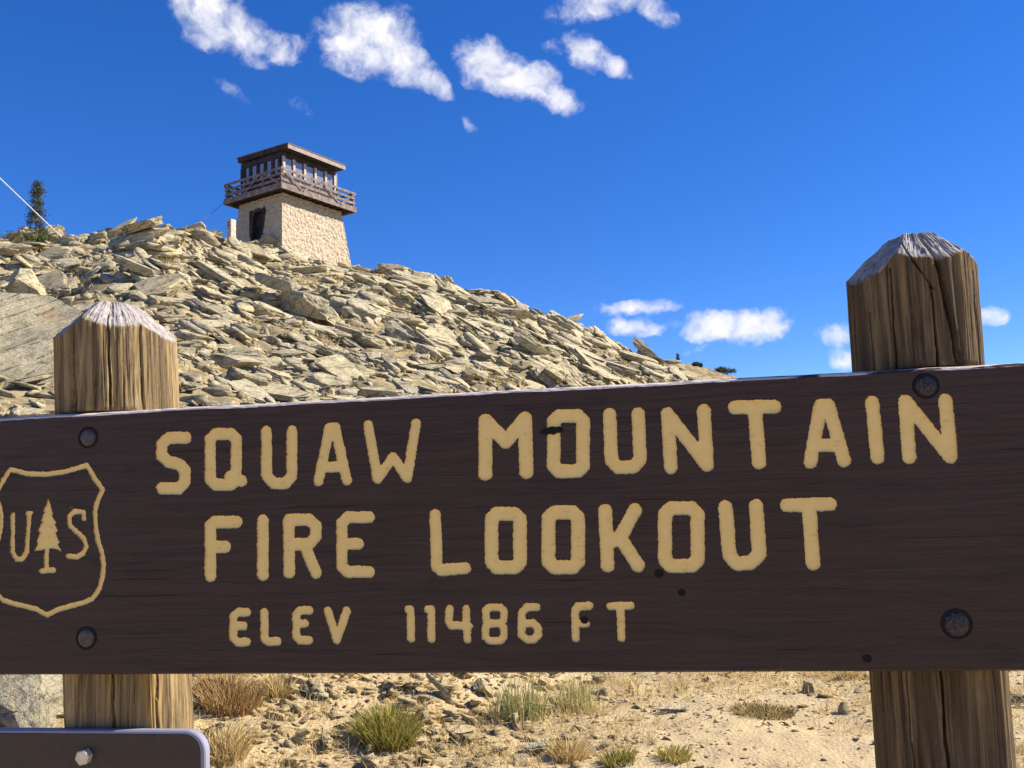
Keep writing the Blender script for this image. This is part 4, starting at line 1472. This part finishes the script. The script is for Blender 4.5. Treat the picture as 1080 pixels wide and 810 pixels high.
# centre lines of the router strokes, as measured
GLYPHS = [
    ('letter', A1, 16.5, [[(124, 167), (75, 167), (55, 184), (55, 218), (74, 235), (106, 243), (122, 260), (121, 293), (104, 311), (55, 311)]]),
    ('letter', A1, 16.5, [oct_loop(193, 267, 156, 301, 15), [(250, 278), (282, 290)]]),
    ('letter', A1, 16, [[(353, 150), (354, 275), (373, 297), (407, 297), (425, 275), (426, 148)]]),
    ('letter', A1, 15, [[(501, 290), (533, 140), (549, 138), (582, 288)], [(516, 250), (566, 250)]]),
    ('letter', A1, 14.5, [[(643, 131), (670, 283), (714, 222), (754, 281), (779, 127)]]),
    ('letter', A2, 19, [[(80, 303), (81, 162), (135, 217), (186, 156), (190, 298)]]),
    ('letter', A2, 18.5, [oct_loop(263, 341, 149, 296, 14)]),
    ('letter', A2, 18, [[(412, 145), (417, 268), (435, 287), (476, 285), (494, 263), (488, 143)]]),
    ('letter', A2, 18.5, [[(576, 285), (567, 143), (672, 280), (664, 135)]]),
    ('letter', A3, 19, [[(87, 122), (188, 120)], [(138, 122), (149, 265)]]),
    ('letter', A3, 18, [[(282, 264), (308, 117), (328, 116), (370, 260)], [(292, 222), (352, 220)]]),
    ('letter', A3, 18.5, [[(442, 109), (456, 252)]]),
    ('letter', A3, 19, [[(538, 252), (528, 106), (645, 250), (632, 103)]]),
    ('letter', A1, 17, [[(194, 560), (193, 416), (205, 407), (268, 407)], [(193, 478), (236, 478)]]),
    ('letter', A1, 17, [[(343, 403), (343, 557)]]),
    ('letter', A1, 17, [[(418, 551), (417, 400), (474, 400), (494, 418), (494, 448), (474, 470), (420, 470)], [(462, 472), (494, 551)]]),
    ('letter', A1, 16.5, [[(646, 393), (586, 393), (568, 410), (568, 533), (585, 549), (646, 549)], [(568, 469), (614, 469)]]),
    ('letter', A1, 17, [[(834, 387), (839, 534), (851, 544), (919, 538)]]),
    ('letter', A2, 18.5, [oct_loop(97, 173, 410, 553, 14)]),
    ('letter', A2, 19, [oct_loop(249, 328, 406, 553, 15)]),
    ('letter', A2, 18.5, [[(400, 401), (407, 549)], [(480, 400), (440, 474), (406, 490)], [(440, 474), (488, 548)]]),
    ('letter', A2, 19, [oct_loop(560, 647, 395, 549, 16)]),
    ('letter', A3, 19, [[(62, 381), (72, 506), (92, 527), (128, 525), (149, 503), (142, 378)]]),
    ('letter', A3, 19, [[(222, 376), (332, 373)], [(278, 376), (289, 527)]]),
    ('letter', A1, 12, [[(297, 664), (271, 664), (259, 676), (259, 738), (270, 750), (297, 749)], [(259, 703), (288, 703)]]),
    ('letter', A1, 12, [[(347, 664), (348, 739), (357, 748), (385, 747)]]),
    ('letter', A1, 12, [[(475, 659), (449, 659), (438, 671), (438, 732), (448, 744), (475, 743)], [(438, 697), (463, 696)]]),
    ('letter', A1, 12, [[(528, 660), (554, 743), (582, 660)]]),
    ('digit', A1, 11.5, [[(757, 656), (764, 656), (765, 740)]]),
    ('digit', A1, 11.5, [[(814, 656), (823, 656), (823, 740)]]),
    ('digit', A1, 11.5, [[(875, 655), (872, 690), (880, 702), (930, 703)], [(922, 655), (925, 742)]]),
    ('digit', A2, 10.5, [oct_loop(82, 129, 660, 702, 9), oct_loop(81, 130, 704, 749, 10)]),
    ('digit', A2, 11, [[(217, 659), (192, 659), (178, 674), (177, 733), (190, 745), (209, 745), (221, 733), (220, 713), (208, 702), (182, 703)]]),
    ('letter', A2, 11, [[(322, 742), (320, 670), (328, 657), (358, 656)], [(321, 703), (349, 703)]]),
    ('letter', A2, 11, [[(414, 657), (468, 655)], [(441, 657), (444, 742)]]),
]
SH = (3.86, 0, 460)
sh_r = [(110, 154), (190, 156), (270, 143), (352, 119), (384, 172), (418, 220), (396, 262), (386, 305), (388, 365), (397, 420), (412, 470), (420, 515), (418, 565),
        (404, 622), (375, 662), (340, 678), (285, 692), (232, 708), (190, 730)]
sh_l = [(148, 706), (105, 695), (58, 684), (10, 668), (-18, 640), (-34, 590), (-36, 540), (-26, 480), (-10, 430), (2, 375), (4, 330), (-2, 285), (-22, 240), (6, 190), (40, 136), (110, 154)]
GLYPHS += [
    ('shield_outline', SH, 10, [sh_r + sh_l]),
    ('letter', SH, 10, [[(52, 322), (50, 470), (64, 500), (88, 502), (108, 474), (118, 316)], [(112, 316), (124, 314)]]),
    ('letter', SH, 10, [[(341, 336), (338, 310), (302, 306), (280, 330), (284, 364), (340, 418), (350, 450), (336, 480), (312, 493), (276, 490)]]),
]
TREE_POLY = [(195, 248), (206, 285), (216, 320), (210, 322), (228, 352), (222, 358), (236, 385), (226, 395), (242, 432), (236, 440), (250, 472), (222, 462), (195, 458), (165, 466), (136, 472),
             (150, 436), (146, 430), (162, 394), (154, 388), (170, 350), (164, 344), (178, 312), (174, 306), (188, 275)]

grs = np.random.default_rng(77)
board_loops = []


def glyph_loops(strokes_uv, hw, polys=(), ragged=0.0012, gx_=None):
    allp = [p for s_ in strokes_uv for p in s_] + [p for q in polys for p in q]
    m = hw + 0.006
    u0, u1 = min(p[0] for p in allp) - m, max(p[0] for p in allp) + m
    v0, v1 = min(p[1] for p in allp) - m, max(p[1] for p in allp) + m
    xs, ys = np.arange(u0, u1, GRID), np.arange(v0, v1, GRID)
    X, Y = np.meshgrid(xs, ys)
    D = np.full(X.shape, 1e9)
    for s_ in strokes_uv:
        for a, b in zip(s_[:-1], s_[1:]):
            D = np.minimum(D, seg_dist(X, Y, a, b) - hw)
    for q in polys:
        D = np.minimum(D, poly_sdf(X, Y, q))
    D = D + ragged * fbm(X * 430, Y * 330, None, 3, 5) + 0.0003 * vnoise(X * 60, Y * 60, None, 8)
    return contours(D, xs, ys)


def triangulate(loops):
    vs, es = [], []
    for lp in loops:
        o_ = len(vs)
        vs += [Vector(p) for p in lp]
        n = len(lp)
        es += [(o_ + i, o_ + (i + 1) % n) for i in range(n)]
    r = delaunay_2d_cdt(vs, es, [], 0, 1e-7)
    P_ = np.array([tuple(v) for v in r[0]])
    T_ = np.array([tuple(f) for f in r[2]])
    C_ = P_[T_].mean(1)
    odd = np.zeros(len(C_), bool)
    for lp in loops:                      # keep what lies inside an odd number of outlines
        L_ = np.array(lp)
        lo, hi = L_.min(0), L_.max(0)
        sel = np.nonzero(((C_ >= lo) & (C_ <= hi)).all(1))[0]
        if not len(sel):
            continue
        x, y = C_[sel, 0][:, None], C_[sel, 1][:, None]
        A_, B_ = L_, np.roll(L_, -1, 0)
        cross = (A_[:, 1] > y) != (B_[:, 1] > y)
        den = np.where(np.abs(B_[:, 1] - A_[:, 1]) < 1e-12, 1e-12, B_[:, 1] - A_[:, 1])
        xi = (B_[:, 0] - A_[:, 0]) * (y - A_[:, 1]) / den + A_[:, 0]
        odd[sel] ^= ((cross & (x < xi)).sum(1) % 2).astype(bool)
    return [tuple(p) for p in P_], [tuple(int(i) for i in f) for f in T_[odd]]


board = None
DEPTH = 0.0024
glyph_defs = []
for name, (sc_, ox, oy), hw, strokes in GLYPHS:
    uv = [zpts(s_, sc_, ox, oy) for s_ in strokes]
    cx = sum(p[0] for p in strokes[0]) / len(strokes[0])
    cy = sum(p[1] for p in strokes[0]) / len(strokes[0])
    a, b = on_plane(ox + (cx - hw) / sc_, oy + cy / sc_), on_plane(ox + (cx + hw) / sc_, oy + cy / sc_)
    glyph_defs.append((name, glyph_loops(uv, (b[0] - a[0]) / 2)))
tp_ = zpts(TREE_POLY, *SH)
tk_ = [zpts([(189, 455), (188, 545)], *SH), zpts([(168, 550), (216, 546)], *SH)]
glyph_defs.append(('tree_emblem', glyph_loops(tk_, 0.0048, [tp_])))

HOLES = [(695, 605, 4.0), (719, 625, 3.2), (914.5, 694.5, 3.6), (616.5, 654, 3.4)]
BOLTS = [(976.5, 407, 11.5, True), (1009, 658, 13.5, True), (93, 461.5, 9.0, False), (91, 673, 9.5, False)]

UL, UR = on_plane(-30, 580)[0], on_plane(1128, 580)[0]
ZBOT = ZTOP - BH
# gentle warp of the top edge: the board is slightly wavy there
nu_ = 420
us = np.linspace(UL, UR, nu_)
edge_n = 0.0016 * fbm(us * 9, us * 0, None, 3, 3) + 0.0011 * np.minimum(0, fbm(us * 60, us * 0 + 3, None, 3, 13))
front_top = ZTOP - 0.0055 + edge_n
front_bot = ZBOT + 0.003 + 0.0007 * fbm(us * 20, us * 0 + 9, None, 3, 23)
outer = [(us[i], front_bot[i]) for i in range(nu_)] + [(us[i], front_top[i]) for i in range(nu_ - 1, -1, -1)]
loops = [outer]
for _, lps in glyph_defs:
    loops += lps
vs2, fs2 = triangulate(loops)
Vb = [(u, 0.0, v) for u, v in vs2]
Fb = [tuple(f) for f in fs2]
idx = [0] * len(Fb)


def strip(profile_fn, mat_i):
    """profile_fn(i) -> list of (y, z) rows along the board"""
    global Vb, Fb, idx
    rows = [profile_fn(i) for i in range(nu_)]
    k = len(rows[0])
    o_ = len(Vb)
    for i in range(nu_):
        Vb += [(us[i], y, z) for y, z in rows[i]]
    for i in range(nu_ - 1):
        for j in range(k - 1):
            a = o_ + i * k + j
            Fb.append((a, a + k, a + k + 1, a + 1))
            idx.append(mat_i)


jn = 0.0008 * fbm(us * 80, us * 0 + 7, None, 2, 33)
strip(lambda i: [(0.0, front_top[i]), (0.0012 + jn[i], front_top[i] + 0.0022), (0.0035, front_top[i] + 0.0042 + jn[i]), (0.008, ZTOP + edge_n[i] * 0.6), (THICK, ZTOP - 0.001 + edge_n[i] * 0.4)], 1)
strip(lambda i: [(THICK, ZTOP - 0.001 + edge_n[i] * 0.4), (THICK, ZBOT), (0.004, ZBOT), (0.0, front_bot[i])], 0)
o_ = len(Vb)
for u in (UL, UR):
    Vb += [(u, 0, ZBOT + 0.003), (u, THICK, ZBOT), (u, THICK, ZTOP - 0.001), (u, 0.003, ZTOP - 0.004)]
Fb += [(o_, o_ + 3, o_ + 2, o_ + 1), (o_ + 4, o_ + 5, o_ + 6, o_ + 7)]
idx += [1, 1]
board = mesh_obj('board', Vb, Fb, [M_BOARD, M_EDGE], sign, mat_idx=idx)
for name, lps in glyph_defs:
    vs_, fs_ = triangulate(lps)
    Vg = [(u, DEPTH, v) for u, v in vs_]
    Fg = [tuple(f) for f in fs_]
    for lp in lps:                     # walls of the groove, up to the face of the board
        o_ = len(Vg)
        n = len(lp)
        Vg += [(u, DEPTH, v) for u, v in lp] + [(u, 0.0001, v) for u, v in lp]
        Fg += [(o_ + i, o_ + (i + 1) % n, o_ + n + (i + 1) % n, o_ + n + i) for i in range(n)]
    mesh_obj(name, Vg, Fg, [M_LETTER, M_GROOVE], board, mat_idx=[0] * len(fs_) + [1] * (len(Fg) - len(fs_)))


def dish(R, rows, n=28):
    """surface of revolution about the board's normal: rows = (radius factor, y)"""
    vs, fs = [], []
    for f, y in rows:
        vs += [(R * f * math.cos(2 * math.pi * k / n), y, R * f * math.sin(2 * math.pi * k / n)) for k in range(n)]
    m = len(rows)
    for j in range(m - 1):
        for k in range(n):
            k2 = (k + 1) % n
            fs.append((j * n + k, j * n + k2, (j + 1) * n + k2, (j + 1) * n + k))
    fs.append(tuple((m - 1) * n + k for k in range(n)))
    return vs, fs


for px, py, rpx in HOLES:
    u, v = on_plane(px, py)
    R = rpx * 0.0014
    vs, fs = dish(R, [(1.25, -0.0004), (1.0, -0.0009), (0.75, -0.0004), (0.6, -0.0003), (0.01, -0.0003)])
    vs = [(x + u, y, z * 0.9 + v) for x, y, z in vs]
    mesh_obj('bullet_hole', vs, fs, M_HOLE, board, True)
# the dark gouge across the O of the second word: a splintered hollow with a raised lip
u, v = on_plane(581, 454.5)
gm = MB()
for k, (dx, dz, a, b, hgt) in enumerate([(0, 0, 0.0115, 0.0058, 0.0026), (0.010, 0.001, 0.009, 0.0045, 0.002), (-0.009, -0.001, 0.007, 0.005, 0.0018)]):
    vs, fs = dish(1.0, [(1.0, 0.0008), (0.92, -0.4), (0.7, -0.8), (0.35, -0.95), (0.05, -1.0)], 22)
    gm.add([(u + dx + x * a * (1 + 0.15 * math.sin(9 * x + k)), y * hgt if y < 0 else 0.0008, v + dz + z * b * (1 + 0.2 * math.sin(7 * z + 3 * x))) for x, y, z in vs], fs)
gm.build('gouge', M_HOLE, board, True)

for px, py, rpx, dome in BOLTS:
    u, v = on_plane(px, py)
    R = rpx * on_plane(px + 1, py)[0] - rpx * u
    if dome:
        rows = [(1.0, 0.0005), (0.99, -0.0010), (0.9, -0.0026), (0.72, -0.0039), (0.45, -0.0047), (0.2, -0.0050), (0.01, -0.0051)]
        rim = [(1.28, -0.0002), (1.22, -0.0008), (1.06, -0.0007), (1.0, 0.001)]
    else:
        rows = [(0.9, 0.001), (0.9, -0.0008), (0.82, -0.0016), (0.5, -0.0019), (0.01, -0.002)]
        rim = [(1.18, -0.0002), (1.1, -0.0012), (0.98, -0.0012), (0.92, 0.001)]
    vs, fs = dish(R, rows)
    bo = mesh_obj('bolt', [(x + u, y, z + v) for x, y, z in vs], fs, M_BOLT_WORN if dome else M_BOLT, sign, True)
    vs, fs = dish(R, rim)
    mesh_obj('bolt_recess', [(x + u, y, z + v) for x, y, z in vs], fs[:-1], M_HOLE, bo, True)


# log posts with chamfered, checked tops
def log_post(cpx_top, cpx_low, r_px, top_py, squeeze, facets, cracks, seed, streak, mat):
    """cpx_* = (x, y) pixels of the axis above and below the board"""
    back = THICK + 0.066
    uA, vA = on_plane(cpx_top[0], cpx_top[1], back)
    uB, vB = on_plane(cpx_low[0], cpx_low[1], back)
    e1 = on_plane(cpx_top[0] + r_px, cpx_top[1], back)[0]
    R = e1 - uA
    R *= squeeze          # the axis is seen at a slant to the board's plane
    vT = on_plane(cpx_top[0], top_py, back)[1]
    slope = (uA - uB) / (vA - vB)
    nph, nz = 640, 260
    ph = np.linspace(0, 2 * math.pi, nph, endpoint=False)
    v0 = -0.25
    zl = np.concatenate([np.linspace(v0, 0.9, 30, endpoint=False), np.linspace(0.9, vT - 0.16, 60, endpoint=False), np.linspace(vT - 0.16, vT, nz - 90)])
    zl = np.sort(np.concatenate([zl, [ZTOP - 0.02, ZTOP - 0.004, ZTOP + 0.0035, ZTOP + 0.0042, ZTOP + 0.012, ZTOP + 0.03]]))
    PHI, Z = np.meshgrid(ph, zl)
    split = np.zeros(PHI.shape)
    rad = np.full(PHI.shape, R)
    w = Z - vT
    is_top = np.zeros(PHI.shape)
    for (az, tilt, d) in facets:           # az measured from the viewer's side, positive to the right
        a = az - math.pi / 2               # viewer is at -y
        cb, sb = math.cos(tilt), math.sin(tilt)
        cc = np.cos(PHI - a)
        lim = np.where(cc > 0.02, (d * R - w * sb) / (cb * np.maximum(cc, 0.02)), 9)
        lim = lim + 0.004 * fbm(PHI * 6, Z * 40 + seed, None, 3, seed + 2)
        is_top = np.maximum(is_top, np.clip((rad - lim) / 0.012 * 0.5 + 0.5, 0, 1))
        rad = np.minimum(rad, lim)
    top_h = is_top.copy()
    rad = np.maximum(rad, 0.012)
    cx_, cy_ = np.cos(PHI), np.sin(PHI)
    g = fbm(cx_ * 26, cy_ * 26, Z * 5.0, 4, seed, 0.6)
    g2 = fbm(cx_ * 7, cy_ * 7, Z * 2.5, 3, seed + 5)
    gro = np.maximum(0, vnoise(cx_ * 60, cy_ * 60, Z * 3.6, seed + 9) - 0.35)
    rad = rad + streak * (0.0016 * g - 0.0032 * gro * (1 - top_h * 0.5)) + 0.0035 * g2
    rad = rad + top_h * 0.0025 * fbm(cx_ * 30, cy_ * 30, Z * 60, 3, seed + 11)
    for (p_top, p_bot, zt_off, zb_off, wid, dep) in cracks:
        tt = np.clip((vT + zt_off - Z) / (zt_off - zb_off), 0, 1)
        inside = (Z < vT + zt_off) & (Z > vT + zb_off)
        pc = p_top + (p_bot - p_top) * tt - math.pi / 2 + 0.03 * vnoise(Z * 28, Z * 0 + seed + p_top * 10, None, seed + 31)
        dph = np.abs((PHI - pc + math.pi) % (2 * math.pi) - math.pi) * R
        ww = wid * (0.55 + 0.45 * np.sin(np.pi * np.clip(tt, 0.08, 0.92))) * (1 + 0.3 * vnoise(Z * 60, Z * 0, None, seed + 3))
        k = np.clip(1 - dph / np.maximum(ww, 1e-4), 0, 1) ** 0.4
        split = np.maximum(split, np.where(inside, dep * k, 0))
        rad = rad - np.where(inside, dep * k, 0) * np.clip(rad / R, 0.4, 1)
    rad = np.maximum(rad, 0.008)
    ax_u = uA + slope * (Z - vA)
    X = ax_u + rad * cx_
    Y = back + rad * cy_
    # the front is sawn flat from the top of the board downwards; the board lies in that notch
    flat_y = THICK + 0.0015 + 0.0016 * np.maximum(0, g) + 0.7 * split + 0.003 * np.maximum(0, gro)
    Y = np.where(Z < ZTOP + 0.0038, np.maximum(Y, flat_y), Y)
    Vp = np.stack([X, Y, Z], -1).reshape(-1, 3)
    nzz = len(zl)
    ii_, jj_ = np.meshgrid(np.arange(nzz - 1), np.arange(nph), indexing='ij')
    j2_ = (jj_ + 1) % nph
    Fp = np.stack([ii_ * nph + jj_, ii_ * nph + j2_, (ii_ + 1) * nph + j2_, (ii_ + 1) * nph + jj_], -1).reshape(-1, 4)
    tint = np.stack([top_h, top_h * 0, top_h * 0], -1).reshape(-1, 3)
    # end grain cap: rings of vertices inwards
    rings = 10
    last = Vp[-nph:]
    ctr = np.array([float(ax_u[-1, 0]), back, vT])
    capV, capF = [], []
    base = len(Vp)
    prev = np.arange((nzz - 1) * nph, nzz * nph)
    for q in range(1, rings + 1):
        t_ = 1 - q / rings * 0.985
        ring = ctr + (last - ctr) * t_
        ring[:, 2] = vT + 0.003 * fbm(ring[:, 0] * 90, ring[:, 1] * 90, None, 3, seed) * min(1, q / 2)
        cur = base + np.arange(nph)
        capV.append(ring)
        n2 = (np.arange(nph) + 1) % nph
        capF.append(np.stack([prev, prev[n2], cur[n2], cur], -1))
        prev = cur
        base += nph
    Vp = np.vstack([Vp] + capV)
    Fp = np.vstack([Fp] + capF)
    tint = np.vstack([tint, np.tile([1.0, 0, 0], (rings * nph, 1))])
    return mesh_obj('post', Vp, Fp, mat, sign, smooth=True, tint=tint)


D_ = RAD
lp = log_post((125.5, 430), (136, 715), 63.5, 323, 0.87, [(D_(-42), D_(44), 0.26), (D_(34), D_(46), 0.30), (D_(92), D_(45), 0.23), (D_(-95), D_(46), 0.22), (D_(160), D_(45), 0.24), (D_(-150), D_(45), 0.24)],
              [(D_(-12), D_(-11), -0.002, -0.30, 0.0055, 0.045), (D_(25), D_(24), -0.03, -0.6, 0.002, 0.012), (D_(-50), D_(-50), -0.06, -0.8, 0.002, 0.012), (D_(55), D_(57), -0.05, -0.9, 0.002, 0.010), (D_(-28), D_(-28), -0.35, -1.2, 0.0025, 0.015), (D_(5), D_(5), -0.36, -1.2, 0.003, 0.018), (D_(-62), D_(-62), -0.36, -1.2, 0.003, 0.016)], 3, 1.0, M_POST)
lp['label'] = 'left log post with straight central check'
rp = log_post((966.5, 385), (989.5, 712), 72, 252, 0.95, [(D_(6), D_(46), 0.29), (D_(-72), D_(43), 0.20), (D_(78), D_(48), 0.215), (D_(-130), D_(44), 0.25), (D_(135), D_(45), 0.26), (D_(180), D_(45), 0.3)],
              [(D_(4), D_(31), -0.002, -0.30, 0.0056, 0.045), (D_(-22), D_(4), -0.02, -0.10, 0.0016, 0.010), (D_(2), D_(3), -0.09, -0.5, 0.0022, 0.014), (D_(-32), D_(-32), -0.06, -0.5, 0.0018, 0.010), (D_(48), D_(50), -0.07, -0.6, 0.002, 0.012),
               (D_(-8), D_(-8), -0.55, -1.9, 0.003, 0.022), (D_(-40), D_(-40), -0.5, -1.9, 0.002, 0.012), (D_(38), D_(38), -0.5, -1.9, 0.002, 0.012), (D_(-55), D_(-55), -0.12, -0.5, 0.0018, 0.010)], 8, 0.8, M_POST_DARK)
rp['label'] = 'right log post with slanting open check'

# ------------------------------------------------------------------ the small plate bolted to the left post under the board
BK = THICK - 0.012
pu0, pu1 = on_plane(-85, 775, BK)[0], on_plane(218, 800, BK)[0]
pvt = on_plane(100, 769.5, BK)[1]
pvb = pvt - 0.30
cxp, czp = (pu0 + pu1) / 2, (pvt + pvb) / 2
plate = empty('metal_plate_sign', SORG, -YAW)
tag(plate, 'small brown metal plate with pale rounded rim bolted to the left post under the board', 'sign')


def rounded(u0, u1, v0, v1, r, n=10):
    pts = []
    for cx, cz, a0 in ((u1 - r, v1 - r, 0), (u0 + r, v1 - r, 90), (u0 + r, v0 + r, 180), (u1 - r, v0 + r, 270)):
        for k in range(n + 1):
            a = RAD(a0 + 90 * k / n)
            pts.append((cx + r * math.cos(a), cz + r * math.sin(a)))
    return pts


def plate_mesh(u0, u1, v0, v1, r, y0, y1, bev):
    a, b = rounded(u0, u1, v0, v1, r), rounded(u0 + bev, u1 - bev, v0 + bev, v1 - bev, max(r - bev, 0.002))
    n = len(a)
    vs = [(u, y1, v) for u, v in a] + [(u, y0 + bev, v) for u, v in a] + [(u, y0, v) for u, v in b]
    fs = [tuple(range(n)), tuple(2 * n + i for i in range(n - 1, -1, -1))]
    for j in range(2):
        fs += [(j * n + i, (j + 1) * n + i, (j + 1) * n + (i + 1) % n, j * n + (i + 1) % n) for i in range(n)]
    return vs, fs


rim_w = 0.0052
vs, fs = plate_mesh(pu0, pu1, pvb, pvt, 0.034, BK - 0.004, BK + 0.010, 0.002)
mesh_obj('pale_rim', vs, fs, M_PLATE, plate)
vs, fs = plate_mesh(pu0 + rim_w, pu1 - rim_w * 1.6, pvb + rim_w, pvt - rim_w, 0.029, BK - 0.0052, BK - 0.0041, 0.0004)
mesh_obj('brown_face', vs, fs, M_PLATE_FACE, plate)
u, v = on_plane(89, 798, BK - 0.01)
hx = MB()
hexa = [(math.cos(RAD(60 * k + 12)), math.sin(RAD(60 * k + 12))) for k in range(6)]
R = 0.0125
yb, yf = BK - 0.0055, BK - 0.0175
vs = [(u + R * a, yb, v + R * b) for a, b in hexa] + [(u + R * a, yf + 0.001, v + R * b) for a, b in hexa] + [(u + R * .86 * a, yf, v + R * .86 * b) for a, b in hexa]
fs = [tuple(12 + i for i in range(5, -1, -1))] + [(j * 6 + i, (j + 1) * 6 + i, (j + 1) * 6 + (i + 1) % 6, j * 6 + (i + 1) % 6) for j in range(2) for i in range(6)]
mesh_obj('hex_bolt', vs, fs, M_NUT, plate)
bpy.context.view_layer.update()
